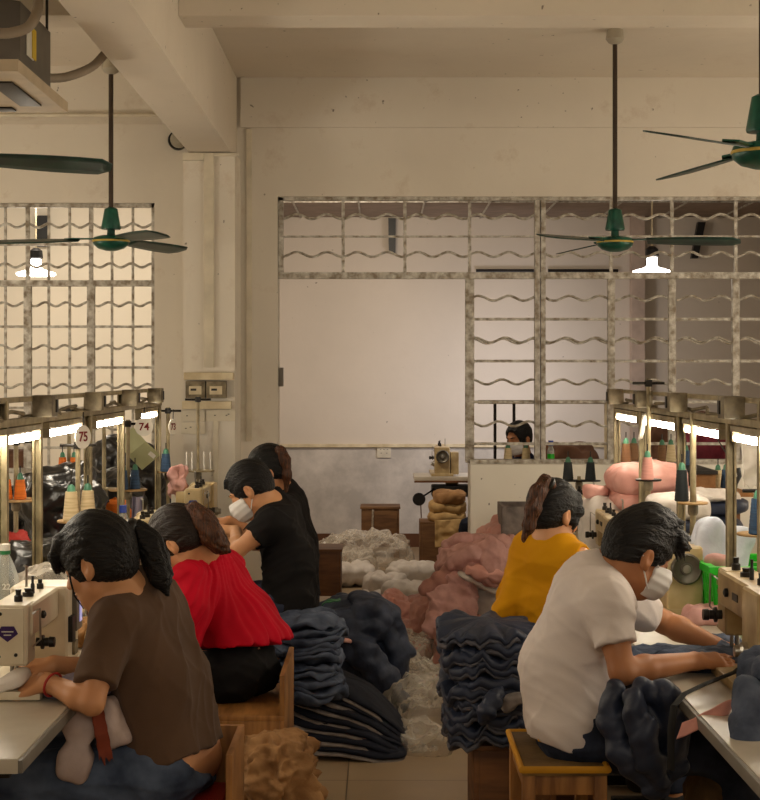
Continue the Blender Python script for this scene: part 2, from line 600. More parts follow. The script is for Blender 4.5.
class SDF:
    def __init__(s, h=0.006):
        s.p, s.h = [], h
        s.lo, s.hi = np.full(3, 1e9), np.full(3, -1e9)

    def _bb(s, pts, r):
        a = np.array([list(p) for p in pts], dtype=float)
        lo, hi = a.min(0) - r, a.max(0) + r
        return lo, hi

    def add(s, op, fn, lo, hi, k):
        s.p.append((op, fn, lo, hi, k))
        if op == 'u':
            s.lo = np.minimum(s.lo, lo)
            s.hi = np.maximum(s.hi, hi)
        return s

    def cap(s, a, b, ra, rb=None, k=0.02, op='u'):
        rb = ra if rb is None else rb
        A, B = np.array(a, dtype=np.float32), np.array(b, dtype=np.float32)
        ba = B - A
        L = float(ba @ ba) + 1e-9

        def fn(P):
            q = P - A
            t = np.clip((q @ ba) / L, 0, 1)
            return np.sqrt(((q - t[..., None] * ba) ** 2).sum(-1)) - (ra + (rb - ra) * t)
        lo, hi = s._bb((a, b), max(ra, rb))
        return s.add(op, fn, lo, hi, k)

    def chain(s, pts, rs, k=0.02, op='u'):
        for i in range(len(pts) - 1):
            s.cap(pts[i], pts[i + 1], rs[i], rs[i + 1], k, op)
        return s

    def fcap(s, a, b, ra, rb, lat, wa, wb, k=0.03, op='u'):
        A, B = np.array(a, dtype=np.float32), np.array(b, dtype=np.float32)
        l = V(lat)
        ax = (V(b) - V(a))
        if ax.length > 1e-6:
            ax.normalize()
            l = l - ax * l.dot(ax)
        l = np.array(l.normalized(), dtype=np.float32)
        ba = B - A
        L = float(ba @ ba) + 1e-9

        def fn(P):
            q = P - A
            t = np.clip((q @ ba) / L, 0, 1)
            d = q - t[..., None] * ba
            w_ = wa + (wb - wa) * t
            c = d @ l
            c2 = c - np.clip(c, -w_, w_)
            rest = (d ** 2).sum(-1) - c * c
            return np.sqrt(np.maximum(rest, 0) + c2 * c2) - (ra + (rb - ra) * t)
        lo, hi = s._bb((a, b), max(ra, rb) + max(wa, wb))
        return s.add(op, fn, lo, hi, k)

    def ell(s, c, r, R=None, k=0.02, op='u'):
        c_ = np.array(c, dtype=np.float32)
        r_ = np.array(r, dtype=np.float32)
        R_ = np.eye(3, dtype=np.float32) if R is None else np.asarray(R, dtype=np.float32)

        def fn(P):
            q = (P - c_) @ R_.T
            k0 = np.sqrt(((q / r_) ** 2).sum(-1))
            k1 = np.sqrt(((q / (r_ * r_)) ** 2).sum(-1)) + 1e-9
            return k0 * (k0 - 1) / k1
        m = float(max(r))
        return s.add(op, fn, np.array(c) - m, np.array(c) + m, k)

    def box(s, c, half, R=None, rnd=0.01, k=0.01, op='u'):
        c_ = np.array(c, dtype=np.float32)
        h_ = np.array(half, dtype=np.float32) - rnd
        R_ = np.eye(3, dtype=np.float32) if R is None else np.asarray(R, dtype=np.float32)

        def fn(P):
            q = np.abs((P - c_) @ R_.T) - h_
            return np.sqrt((np.maximum(q, 0) ** 2).sum(-1)) + np.minimum(q.max(-1), 0) - rnd
        m = float(np.linalg.norm(half))
        return s.add(op, fn, np.array(c) - m, np.array(c) + m, k)

    def plane(s, c, n, k=0.004):
        """keep the side the normal points away from"""
        c_, n_ = np.array(c, dtype=np.float32), np.array(V(n).normalized(), dtype=np.float32)
        s.p.append(('i', lambda P: (P - c_) @ n_, None, None, k))
        return s

    def field(s, disp=None):
        h = s.h
        lo = s.lo - 4 * h - 0.01
        n = np.ceil((s.hi + 4 * h + 0.01 - lo) / h).astype(int) + 1
        ax = [np.arange(n[i], dtype=np.float32) * h + np.float32(lo[i]) for i in range(3)]
        F = np.full(tuple(n), 1.0, dtype=np.float32)
        for op, fn, l, u, k in s.p:
            if l is None:
                sl = (slice(None),) * 3
            else:
                m = k + 3 * h + 0.012
                i0 = np.clip(np.floor((l - m - lo) / h).astype(int), 0, n - 1)
                i1 = np.clip(np.ceil((u + m - lo) / h).astype(int) + 1, 1, n)
                if (i1 <= i0).any():
                    continue
                sl = tuple(slice(a, b) for a, b in zip(i0, i1))
            g = np.stack(np.meshgrid(ax[0][sl[0]], ax[1][sl[1]], ax[2][sl[2]], indexing='ij'), -1)
            d = fn(g)
            f = F[sl]
            if op == 'u':
                hh = np.maximum(k - np.abs(f - d), 0) / k
                F[sl] = np.minimum(f, d) - hh * hh * k * 0.25
            else:
                if op == 's':
                    d = -d
                hh = np.maximum(k - np.abs(f - d), 0) / k
                F[sl] = np.maximum(f, d) + hh * hh * k * 0.25
        if disp is not None:
            i, j, l = np.nonzero(np.abs(F) < 0.05)
            P = np.stack((ax[0][i], ax[1][j], ax[2][l]), -1)
            F[i, j, l] += disp(P)
        return F, lo

    def mesh(s, name, m, parent=None, disp=None, smooth_it=1):
        F, lo = s.field(disp)
        vs, fs = nets(F, lo, s.h)
        me = bpy.data.meshes.new(name)
        me.vertices.add(len(vs))
        me.vertices.foreach_set('co', vs.astype(np.float32).ravel())
        me.loops.add(fs.size)
        me.loops.foreach_set('vertex_index', fs.astype(np.int32).ravel())
        me.polygons.add(len(fs))
        me.polygons.foreach_set('loop_start', np.arange(0, fs.size, 4, dtype=np.int32))
        me.update(calc_edges=True)
        me.validate()
        return link(name, me, m, parent)


def nets(F, lo, h):
    S_ = F < 0
    n = np.array(F.shape)
    c = n - 1
    cnt = np.zeros(c, dtype=np.int8)
    for i in (0, 1):
        for j in (0, 1):
            for k in (0, 1):
                cnt += S_[i:c[0] + i, j:c[1] + j, k:c[2] + k]
    act = (cnt > 0) & (cnt < 8)
    idx = np.full(c, -1, dtype=np.int64)
    I = np.argwhere(act)
    idx[act] = np.arange(len(I))
    acc = np.zeros((len(I), 3))
    num = np.zeros(len(I))
    cor = [(i, j, k) for i in (0, 1) for j in (0, 1) for k in (0, 1)]
    val = {q: F[I[:, 0] + q[0], I[:, 1] + q[1], I[:, 2] + q[2]].astype(np.float64) for q in cor}
    for q in cor:
        for a in range(3):
            if q[a] == 0:
                p = list(q); p[a] = 1; p = tuple(p)
                d0, d1 = val[q], val[p]
                x = (d0 < 0) != (d1 < 0)
                t = np.where(x, d0 / np.where(x, d0 - d1, 1), 0)
                pt = np.tile(np.array(q, dtype=float), (len(I), 1))
                pt[:, a] = t
                acc[x] += pt[x]
                num[x] += 1
    vs = (I + acc / num[:, None]) * h + lo
    quads = []
    for a in range(3):
        b, d = (a + 1) % 3, (a + 2) % 3
        sl0 = [slice(None)] * 3; sl1 = [slice(None)] * 3
        sl0[a] = slice(0, -1); sl1[a] = slice(1, None)
        for q in (b, d):
            sl0[q] = slice(1, -1); sl1[q] = slice(1, -1)
        x0, x1 = S_[tuple(sl0)], S_[tuple(sl1)]
        E = np.argwhere(x0 != x1)
        flip = x0[tuple(E.T)]
        E[:, b] += 1
        E[:, d] += 1
        def cell(ob, od):
            q = E.copy()
            q[:, b] += ob
            q[:, d] += od
            return idx[q[:, 0], q[:, 1], q[:, 2]]
        Q = np.stack((cell(-1, -1), cell(0, -1), cell(0, 0), cell(-1, 0)), -1)
        Q[~flip] = Q[~flip][:, ::-1]
        quads.append(Q)
    return vs, np.concatenate(quads)


def waves(seed, freq, amp, stretch=(1, 1, 1), n=7):
    """a cheap smooth noise for folds: a sum of sines"""
    g = np.random.default_rng(seed)
    d = g.normal(size=(n, 3))
    d /= np.linalg.norm(d, axis=1, keepdims=True)
    d = d * np.array(stretch) * freq * g.uniform(0.6, 1.6, (n, 1)) * 2 * PI
    ph = g.uniform(0, 6.28, n)
    return lambda P: amp * np.sin(P @ d.T + ph).sum(-1) / n ** 0.5


def blob(name, loc, size, m, parent=None, e=(0.6, 0.6), n=(40, 24), amp=0.01, freq=8, seed=0, rot=(0, 0, 0), ridged=0.0, quilt=None, droop=0.0, warp=None):
    """a soft cushion-like solid: a superellipsoid with folds; quilt=(axis, pitch, depth) presses seams in"""
    rot = Matrix.Rotation(rot[2], 3, 'Z') @ Matrix.Rotation(rot[1], 3, 'Y') @ Matrix.Rotation(rot[0], 3, 'X')
    sg = lambda x, p: math.copysign(abs(x) ** p, x)
    nu, nv = n
    vs, fs = [], []
    off = V((seed * 3.17, seed * 1.71, seed * 0.77))
    for j in range(nv + 1):
        ph = -PI / 2 + PI * j / nv
        for i in range(nu):
            th = 2 * PI * i / nu
            p = V((sg(math.cos(ph), e[1]) * sg(math.cos(th), e[0]), sg(math.cos(ph), e[1]) * sg(math.sin(th), e[0]), sg(math.sin(ph), e[1])))
            q = V((p.x * size[0] / 2, p.y * size[1] / 2, p.z * size[2] / 2))
            nr = V((p.x / size[0], p.y / size[1], p.z / size[2]))
            nr = nr.normalized() if nr.length > 0 else V((0, 0, 1))
            s_ = q * freq + off
            d = amp * mnoise.noise(s_) + amp * 0.5 * mnoise.noise(s_ * 2.3)
            if ridged:
                d += ridged * (0.5 - abs(mnoise.noise(s_ * 0.9 + V((5, 1, 2))))) * 2 - ridged * 0.5
                d += 0.5 * ridged * (0.5 - abs(mnoise.noise(s_ * 2.4 + V((2, 7, 1))))) * 2
                d += 0.25 * ridged * (0.5 - abs(mnoise.noise(s_ * 5.1 + V((4, 1, 8))))) * 2
            if quilt:
                t = q[quilt[0]] / quilt[1]
                d -= quilt[2] * (1 - abs(math.sin(PI * t)) ** 0.55)
            q = q + nr * d
            if droop:
                q.z -= droop * ((q.x / size[0]) ** 2 + (q.y / size[1]) ** 2) * 4
            if warp:
                q = warp(q)
            vs.append(rot @ q + V(loc))
    for j in range(nv):
        for i in range(nu):
            k = (i + 1) % nu
            fs.append((j * nu + i, j * nu + k, (j + 1) * nu + k, (j + 1) * nu + i))
    me = bpy.data.meshes.new(name)
    me.from_pydata([tuple(v) for v in vs], [], fs)
    bm = bmesh.new(); bm.from_mesh(me)
    bmesh.ops.remove_doubles(bm, verts=bm.verts[:], dist=1e-5)
    bmesh.ops.recalc_face_normals(bm, faces=bm.faces[:])
    bm.to_mesh(me); bm.free()
    return link(name, me, m, parent)


def sheet(name, P0, U, Vv, m, parent=None, n=(30, 30), amp=0.02, freq=6, seed=0, ridged=0.0, th=0.003, fn=None, edge=0.0):
    """a cloth or film: the patch P0 + a*U + b*V, crumpled, with a little thickness"""
    P0, U, Vv = V(P0), V(U), V(Vv)
    N = U.cross(Vv).normalized()
    off = V((seed * 2.3, seed * 1.1, seed * 0.7))
    rows = []
    for j in range(n[1] + 1):
        r = []
        for i in range(n[0] + 1):
            a, b = i / n[0], j / n[1]
            if edge:
                a += edge * mnoise.noise(V((b * 5, seed, 1))) * (1 if i in (0, n[0]) else 0.6)
                b += edge * mnoise.noise(V((a * 5, seed, 9))) * (1 if j in (0, n[1]) else 0.6)
            p = P0 + U * a + Vv * b
            s_ = V((U.length * a, Vv.length * b, 0)) * freq + off
            d = amp * (mnoise.noise(s_) + 0.5 * mnoise.noise(s_ * 2.1))
            if ridged:
                d += ridged * (1 - 2 * abs(mnoise.noise(s_ * 0.8 + V((3, 3, 3))))) + 0.4 * ridged * (1 - 2 * abs(mnoise.noise(s_ * 2 + V((1, 3, 6)))))
            p = p + N * d
            if fn:
                p = fn(p, a, b)
            r.append(p)
        rows.append(r)
    mb = MB().grid(rows)
    o = mb.build(name, m, parent)
    me = o.data
    bm = bmesh.new(); bm.from_mesh(me)
    bmesh.ops.solidify(bm, geom=bm.faces[:], thickness=th)
    bmesh.ops.recalc_face_normals(bm, faces=bm.faces[:])
    bm.to_mesh(me); bm.free()
    me.polygons.foreach_set('use_smooth', np.ones(len(me.polygons), dtype=bool))
    return o
# ============================================================ THE SETTING
CZ = 3.47
struct('floor', MB().box((0, 5.6, -0.05), (8.6, 19.4, 0.1)), M['floor'])
struct('ceiling', MB().box((0, 3.1, CZ + 0.05), (8.6, 14.2, 0.1)), M['ceil'])
struct('wall_left', MB().box((-4.25, 5.6, 1.7), (0.1, 19.4, 3.6)), M['wall'])
struct('wall_right', MB().box((4.25, 5.6, 1.7), (0.1, 19.4, 3.6)), M['wall'])


def slab(x0, x1, y0, y1, z0, z1, mb=None, bev=0.0):
    mb = mb or MB()
    return mb.box(((x0 + x1) / 2, (y0 + y1) / 2, (z0 + z1) / 2), (x1 - x0, y1 - y0, z1 - z0), bev)


mb = MB()
slab(-4.2, -0.64, 10.0, 10.2, 2.69, CZ, mb)
slab(-1.41, -0.64, 10.0, 10.2, 0, 2.69, mb)
slab(-4.2, -1.41, 10.0, 10.2, 0, 1.0, mb)
slab(-4.2, -3.3, 10.0, 10.2, 1.0, 2.69, mb)
slab(-0.64, 4.2, 10.0, 10.2, 2.73, CZ, mb)
slab(0.56, 4.2, 10.0, 10.2, 0, 1.06, mb)
slab(3.3, 4.2, 10.0, 10.2, 1.06, 2.73, mb)
struct('wall_middle', mb, M['wall'])
struct('trim_5', slab(0.565, 3.3, 9.982, 9.999, 0, 1.055, bev=.004), M['panel_white'])
struct('wall_back', slab(-1.05, 4.2, 15.0, 15.1, 0, CZ), M['wall_in'])
struct('wall_partition', slab(-1.15, -1.05, 10.2, 15.0, 0, CZ), M['wall_in'])
struct('wall_store', slab(-4.2, -1.15, 13.0, 13.1, 0, CZ), M['wall_store'])
mb = slab(-1.05, 4.2, 10.2, 15.0, 3.09, 3.15)
struct('ceiling_inner', mb, M['ceil_in'])
mb = MB()
for i in range(9):
    slab(-0.75 + i * 0.56, -0.735 + i * 0.56, 10.3, 15.0, 3.078, 3.089, mb)
slab(-1.05, 4.2, 13.6, 13.615, 3.078, 3.089, mb)
struct('trim_1', mb, M['grille'])
struct('ceiling_store', slab(-4.2, -1.15, 10.2, 13.0, 2.99, 3.05), M['ceil_in'])
struct('pillar', slab(2.34, 2.46, 14.86, 15.0, 0, 3.09), mat('pink_plaster', (196, 176, 162), 0.8))
struct('baseboard_back', slab(-1.05, 4.2, 14.98, 15.0, 0, 0.125), M['base'])
struct('trim_2', slab(-1.05, 4.2, 14.965, 15.0, 0.935, 0.965), M['cream'])
# column, beams
mb = slab(-1.18, -0.87, 9.6, 10.0, 0, 2.95)
struct('column', mb, M['wall'])
struct('beam', slab(-1.15, -0.895, -4, 10.0, 2.952, CZ, bev=0.006), M['ceil'])
mb = slab(-0.895, 4.2, 7.1, 7.35, 3.21, CZ, bev=0.006)
slab(-4.2, -1.15, 7.1, 7.35, 3.21, CZ, mb, bev=0.006)
struct('beam_cross', mb, M['ceil'])
mb = slab(-4.2, -1.18, 9.6, 10.0, 3.18, CZ)
slab(-0.87, 4.2, 9.975, 10.0, 3.157, CZ, mb)
struct('beam_ring', mb, M['wall'])
# plastic trunking on the column and the wall
mb = MB()
slab(-1.055, -0.995, 9.575, 9.6, 1.66, 2.945, mb, 0.004)
slab(-1.18, -1.055, 9.575, 9.6, 2.90, 2.945, mb, 0.004)
slab(-0.995, -0.85, 9.58, 9.6, 2.925, 2.945, mb, 0.004)
slab(-0.835, -0.80, 9.98, 10.0, 1.2, 3.15, mb, 0.004)
slab(-1.0, -0.97, 9.585, 9.6, 0.4, 1.36, mb, 0.004)
struct('trim_3', mb, M['socket'])
struct('trim_4', MB().tube([(-4.2, 9.58, 3.17), (-1.2, 9.58, 3.17)], 0.012), M['socket'])


# ---------------------------------------------------- window grilles
def wavy(mb, x0, x1, y, z, r=0.009, amp=0.016, lam=0.138, ph=0.0):
    n = max(4, int((x1 - x0) / lam * 8))
    mb.tube([(x0 + (x1 - x0) * i / n, y, z + amp * math.sin(2 * PI * (x0 + (x1 - x0) * i / n) / lam + ph)) for i in range(n + 1)], r, 6)


GX = lambda px: (px - 380) / 160
GZ = lambda py: EYE - (py - 374) / 160
gy = 10.04
# right: window_1 with transom over the doorway
fr = MB()
slab(GX(278), 3.3, gy - .02, gy + .02, GZ(200), GZ(196), fr)
slab(GX(278), GX(283), gy - .02, gy + .02, GZ(277), GZ(197), fr)
slab(GX(278), 3.3, gy - .025, gy + .025, GZ(278.5), GZ(272), fr)
slab(GX(470), 3.3, gy - .05, gy + .05, 1.06, 1.085, fr)
w1 = struct('window_1', fr, M['grille'])
mb = MB()
for x in (343, 405):
    slab(GX(x - 1.6), GX(x + 1.6), gy - .01, gy + .01, GZ(273), GZ(200), mb)
for x in (470, 612, 673, 737, 800, 862):
    slab(GX(x - 1.6), GX(x + 1.6), gy - .01, gy + .01, GZ(273), GZ(200), mb)
    wd = 4.5 if x == 470 else 3.6
    slab(GX(x - wd), GX(x + wd), gy - .02, gy + .02, GZ(463), GZ(278), mb, 0.004)
slab(GX(535), GX(540), gy - .03, gy + .03, GZ(463), GZ(200), mb, 0.006)
slab(GX(541), GX(546), gy - .03, gy + .03, GZ(463), GZ(200), mb, 0.006)
struct('window_post', mb, M['grille'], w1)
mb = MB()
slab(GX(283), 3.3, gy - .008, gy + .008, GZ(237), GZ(235), mb)
for y in (319, 361, 402, 444):
    slab(GX(470), 3.3, gy - .009, gy + .009, GZ(y + 1.4), GZ(y - 1.4), mb)
struct('window_bar', mb, M['grille'], w1)
mb = MB()
for y in (216, 254):
    wavy(mb, GX(283), 3.3, gy, GZ(y), lam=0.19)
for i, y in enumerate((298, 340, 382, 424)):
    wavy(mb, GX(470), 3.3, gy, GZ(y), lam=0.19, ph=i * 0.7)
    if i == 1:
        wavy(mb, GX(470), 3.3, gy - .012, GZ(y) - .008, lam=0.19, ph=i * 0.7 + .6, r=.006)
struct('window_wave', mb, M['grille'], w1)
# left: window_2
fr = MB()
slab(-3.3, -1.41, gy - .02, gy + .02, GZ(207), GZ(203), fr)
slab(GX(151), -1.41, gy - .02, gy + .02, 1.0, GZ(203), fr)
slab(-3.3, -1.41, gy - .025, gy + .025, GZ(286), GZ(280), fr)
slab(-3.3, -1.41, gy - .05, gy + .05, 1.0, 1.03, fr)
w2 = struct('window_2', fr, M['grille'])
mb = MB()
for x in (-101, -38, 26.5, 90):
    slab(GX(x - 3.8), GX(x + 3.8), gy - .02, gy + .02, 1.03, GZ(283), mb, 0.004)
    slab(GX(x - 2), GX(x + 2), gy - .01, gy + .01, GZ(282), GZ(205), mb)
struct('window_post', mb, M['grille'], w2)
mb = MB()
for x in (-122, -80, -59, -17, 4, 47.5, 68.5, 111, 132):
    slab(GX(x - 1.2), GX(x + 1.2), gy - .008, gy + .008, 1.03, GZ(205), mb)
for y in (244, 326.5, 367.5, 408, 448):
    slab(-3.3, -1.41, gy - .009, gy + .009, GZ(y + 1.3), GZ(y - 1.3), mb)
struct('window_bar', mb, M['grille'], w2)
mb = MB()
for i, y in enumerate((225, 265, 304, 347, 386, 428)):
    wavy(mb, -3.3, -1.41, gy, GZ(y), lam=0.132, amp=.013, ph=i * .5)
struct('window_wave', mb, M['grille'], w2)

# ---------------------------------------------------- fixed things of the inner rooms


def led_lamp(loc, top, label):
    t = thing('pendant_lamp', label, 'lamp', loc, 'pendant lamps of the inner rooms')
    x, y, z = loc
    MB().tube([(x, y, top), (x, y, z + .13)], 0.006, 8).build('cord', M['cream'], t)
    MB().lathe((x, y, z), [(0.02, .14), (.045, .12), (.05, .07), (.04, .06)], n=20).build('lamp_socket', M['black'], t)
    MB().lathe((x, y, z), [(.036, .06), (.036, .005), (.05, -.01), (.135, -.035), (.138, -.045), (.13, -.05)], n=28).build('bulb', M['bulb'], t)
    MB().lathe((x, y, z), [(.001, -.0505), (.13, -.0505), (.13, -.054), (.001, -.054)], n=28).build('diffuser', M['bulb'], t)
    l = bpy.data.lights.new('pendant_light', 'POINT')
    l.energy = 18 if x < 0 else 3.2
    l.color = (1.0, .88, .72)
    l.shadow_soft_size = 0.12
    o = bpy.data.objects.new('pendant_light', l)
    C.objects.link(o)
    o.parent = t
    o.location = (0, 0, -.12)
    return t


p = W(652, 266, 11.4)
led_lamp(tuple(p), 3.09, 'lit pendant lamp with flat disc bulb beside the slanted dark bracket')
p = W(36, 268, 11.3)
led_lamp(tuple(p), 2.99, 'lit pendant lamp hanging in the bright store room')

for px, y0, y1, dx, lab in ((392, 218, 253, 0, 'upright dark bracket high on inner wall above doorway'), (702, 222, 258, 7, 'slanted dark bracket high on inner wall beside lit pendant')):
    a, b = W(px, y0, 14.92), W(px - dx, y1, 14.92)
    tag(MB().prism([a + V((-.035, 0, 0)), a + V((.035, 0, 0)), b + V((.03, 0, 0)), b + V((-.03, 0, 0))], (0, .079, 0)).build('wall_bracket', M['black'], None), lab, 'bracket', 'dark wall brackets')
a = W(41, 215, 12.9)
tag(slab(a.x - .05, a.x + .05, 12.92, 13.0, 1.62 + 128 / 124, 2.9).build('wall_bracket', M['black']), 'dark bracket on store room wall behind left pendant lamp', 'bracket', 'dark wall brackets')
for x0, x1, lab in ((476, 534, 'short dark steel rod across inner wall left of double post'), (548, 618, 'long dark steel rod across inner wall right of double post')):
    a, b = W(x0, 271, 14.96), W(x1, 271, 14.96)
    tag(MB().tube([a, b], .018, 8).build('wall_rod', M['dark']), lab, 'rod', 'dark wall rods')
a = W(588, 201, 12.0)
t = thing('ceiling_batten', 'white ceiling batten seen behind top of right grille', 'light fitting', (a.x, 12.0, 3.09))
slab(a.x - .33, a.x + .33, 11.96, 12.04, 3.03, 3.09, bev=.005).build('housing', M['white_enamel'], t)
MB().tube([(a.x - .32, 12, 3.012), (a.x + .32, 12, 3.012)], .018, 10).build('lamp_tube', M['paper_white'], t)


def socket(loc, w_, h_, label, holes, grp=None):
    t = thing('wall_socket', label, 'socket', loc, grp)
    x, y, z = loc
    MB().box((x, y - .008, z), (w_, .016, h_), .003).build('plate', M['socket'], t)
    for dx, dz in holes:
        MB().box((x + dx * w_, y - .0165, z + dz * h_), (.011, .003, .005)).build('slot', M['black'], t)
    return t


a = W(384, 451.5, 14.96)
socket((a.x, 14.999, a.z - .005), .13, .11, 'white double socket under the rail on inner wall', [(-.25, .2), (0, .2), (.25, .2), (-.2, -.1), (.2, -.1)])
# switch box on the doorway's left jamb
a = W(281, 377, 10.1)
tag(MB().box((-.625, 10.1, a.z), (.03, .06, .12), .006).build('switch_box', M['tabletrim']), 'small switch box on the left jamb of doorway', 'switch')

# ---------------------------------------------------- fuse boxes and sockets on the column
cy = 9.6
mb = MB()
t = thing('cable_trunk', 'horizontal white trunk above the two meter boxes', 'trunking', W(209, 376, cy))
slab(W(185, 0, cy).x, W(234, 0, cy).x, cy - .07, cy, W(0, 380, cy).z, W(0, 372.5, cy).z, bev=.006).build('trunk_body', M['cream'], t)
t = thing('cable_trunk', 'horizontal white trunk just below the two meter boxes', 'trunking', W(209, 404, cy))
slab(W(183, 0, cy).x, W(232, 0, cy).x, cy - .06, cy, W(0, 409, cy).z, W(0, 401, cy).z, bev=.006).build('trunk_body', M['cream'], t)
for x0, x1, lab in ((187, 206.5, 'left one of two meter boxes on column'), (207.5, 227, 'right one of two meter boxes on column')):
    a, b = W(x0, 398, cy), W(x1, 381, cy)
    c = (a + b) / 2
    t = thing('meter_box', lab, 'fuse box', (c.x, cy, c.z), 'meter boxes')
    MB().box((c.x, cy - .04, c.z), (b.x - a.x, .08, b.z - a.z), .006).build('case', M['railbox'], t)
    MB().box((c.x, cy - .081, c.z - .004), (.075, .006, .05), .002).build('cover', M['cream'], t)
    MB().box((c.x - .01, cy - .085, c.z), (.034, .004, .013)).build('meter_window', M['black'], t)
for x0, x1, y0, y1, lab, h in ((181.5, 205, 410, 421.5, 'double socket plate above the other plate on column', [(-.25, 0), (.25, 0)]), (181.5, 205, 422.5, 434, 'lowest socket plate on the column', [(-.3, 0), (-.1, .1), (.2, 0)]), (206.5, 235.5, 409.5, 421, 'wide socket plate with two round outlets on column', [(-.2, 0), (.2, 0), (.27, .1)])):
    a = W((x0 + x1) / 2, (y0 + y1) / 2, cy)
    socket((a.x, cy, a.z), (x1 - x0) * cy / FPX, (y1 - y0) * cy / FPX, lab, h, 'socket plates on the column')
# alarm bell
a = W(173, 135, 9.75)
t = thing('alarm_bell', 'round wall bell beside the beam end', 'bell', (a.x, 10.0, a.z))
MB().lathe((a.x, 10.0, a.z), [(.06, 0), (.06, .04), (.055, .05)], (0, -1, 0)).build('bell_base', M['black'], t)
MB().lathe((a.x + .01, 9.95, a.z), [(.052, 0), (.05, .03), (.03, .055), (.001, .06)], (0, -1, 0)).build('bell_dome', M['fan_grey'], t)


# ---------------------------------------------------- ceiling fans
def ceiling_fan(loc, top, canopy_z, ang, label, R=.60):
    """loc: the middle of the motor; ang: blade directions in degrees"""
    x, y, z = loc
    t = thing('ceiling_fan', label, 'fan', loc, 'green ceiling fans')
    MB().tube([(x, y, top), (x, y, z + .1)], .013, 10).build('down_rod', M['rod'], t)
    MB().lathe((x, y, canopy_z), [(.02, .075), (.042, .07), (.05, .02), (.035, 0), (.015, -.01)], n=24).build('ceiling_canopy', M['fan_grey'], t)
    MB().lathe((x, y, z), [(.02, .18), (.035, .172), (.053, .07), (.05, .062), (.02, .06)], n=28).build('motor_canopy', M['fan_green'], t)
    mt = MB().lathe((x, y, z), [(.02, .06), (.022, .03), (.06, .028), (.092, .018), (.098, .0), (.094, -.02), (.07, -.04), (.03, -.052), (.001, -.054)], n=40).build('motor', M['fan_green'], t)
    MB().lathe((x, y, z), [(.0975, .004), (.0995, .002), (.0995, -.004), (.0975, -.006)], n=40).build('band', M['gold'], mt)
    for a in ang:
        a = math.radians(a)
        d, s_ = V((math.cos(a), math.sin(a), 0)), V((-math.sin(a), math.cos(a), 0))
        rows = []
        for i in range(13):
            q = i / 12
            r = .17 + (R - .17) * q
            hw = .048 + .022 * math.sin(PI * min(1, q * .75)) if q < .92 else .066 * (1 - (q - .92) * 7)
            rows.append([V((x, y, z + .006)) + d * r + s_ * hw * k + V((0, 0, -k * hw * .22 - .012 * q)) for k in (-1, -.5, 0, .5, 1)])
        mb = MB().grid(rows)
        bl = mb.build('blade', M['fan_dark'], t)
        bm = bmesh.new(); bm.from_mesh(bl.data)
        bmesh.ops.solidify(bm, geom=bm.faces[:], thickness=.005)
        bm.to_mesh(bl.data); bm.free()
        c = V((x, y, z + .008))
        MB().prism([c + d * .08 + s_ * .02, c + d * .2 + s_ * .03, c + d * .25, c + d * .2 - s_ * .03, c + d * .08 - s_ * .02], (0, 0, .006)).build('blade_iron', M['fan_green'], bl)
    return t


p = W(615, 242, 8.6)
ceiling_fan(tuple(p), CZ, 3.40, (-12, 108, 228), 'green ceiling fan on a long rod in front of right grille', R=.66)
p = W(111, 241, 8.6)
ceiling_fan(tuple(p), CZ, 3.24, (62, 182, 302), 'green ceiling fan hanging before the left window', R=.66)
p = W(763, 152, 5.0)
ceiling_fan(tuple(p), CZ, 3.38, (228, 348, 108), 'big green ceiling fan cut by right picture edge near cross beam', R=.62)
p = W(-82, 158, 5.0)
ceiling_fan(tuple(p), CZ, 3.38, (16, 136, 256), 'nearest green ceiling fan, only one blade showing under the air conditioner', R=.60)

# ---------------------------------------------------- the ceiling air conditioner and its ducts
x0, x1, y0, y1 = -2.26, -1.38, 5.98, 6.86
t = thing('air_conditioner', 'grey cassette air conditioner with yellowed panel hung under ceiling', 'air conditioner', ((x0 + x1) / 2, (y0 + y1) / 2, 2.74))
c = .16
oct_ = [(x0 + c, y0), (x1 - c, y0), (x1, y0 + c), (x1, y1 - c), (x1 - c, y1), (x0 + c, y1), (x0, y1 - c), (x0, y0 + c)]
bd = MB().prism([(a, b, 2.79) for a, b in oct_], (0, 0, .26)).build('case', M['ac_grey'], t)
MB().box((x1 + .002, 6.30, 2.93), (.004, .12, .13)).build('label_sheet', M['paper_white'], bd)
MB().box((x1 + .004, 6.36, 2.93), (.005, .07, .12)).build('label_sheet', M['yellow_label'], bd)
pn = MB()
px0, px1, py0, py1 = x0 - .035, x1 + .035, y0 - .035, y1 + .035
pn.prism([(px0, py0, 2.745), (px1, py0, 2.745), (px1, py1, 2.745), (px0, py1, 2.745)], (0, 0, .045))
pb = pn.build('panel', M['ac_panel'], t)
mb = MB()
cx_, cy_ = (x0 + x1) / 2, (y0 + y1) / 2
for sx, sy, a, b in ((1, 0, .05, .30), (-1, 0, .05, .30), (0, 1, .30, .05), (0, -1, .30, .05)):
    mb.box((cx_ + sx * .36, cy_ + sy * .36, 2.742), (a * 2 * .9, b * 2 * .9, .008), .003)
mb.build('vent_slot', M['dark'], pb)
mb = MB()
for i in range(14):
    mb.box((cx_, cy_ - .21 + i * .032, 2.741), (.46, .014, .012))
mb.build('intake_slat', M['ac_panel'], pb)
for sx in (-1, 1):
    for sy in (-1, 1):
        MB().tube([(cx_ + sx * .4, cy_ + sy * .4, 3.05), (cx_ + sx * .4, cy_ + sy * .4, CZ)], .006, 8).build('hanger_rod', M['dark'], t)


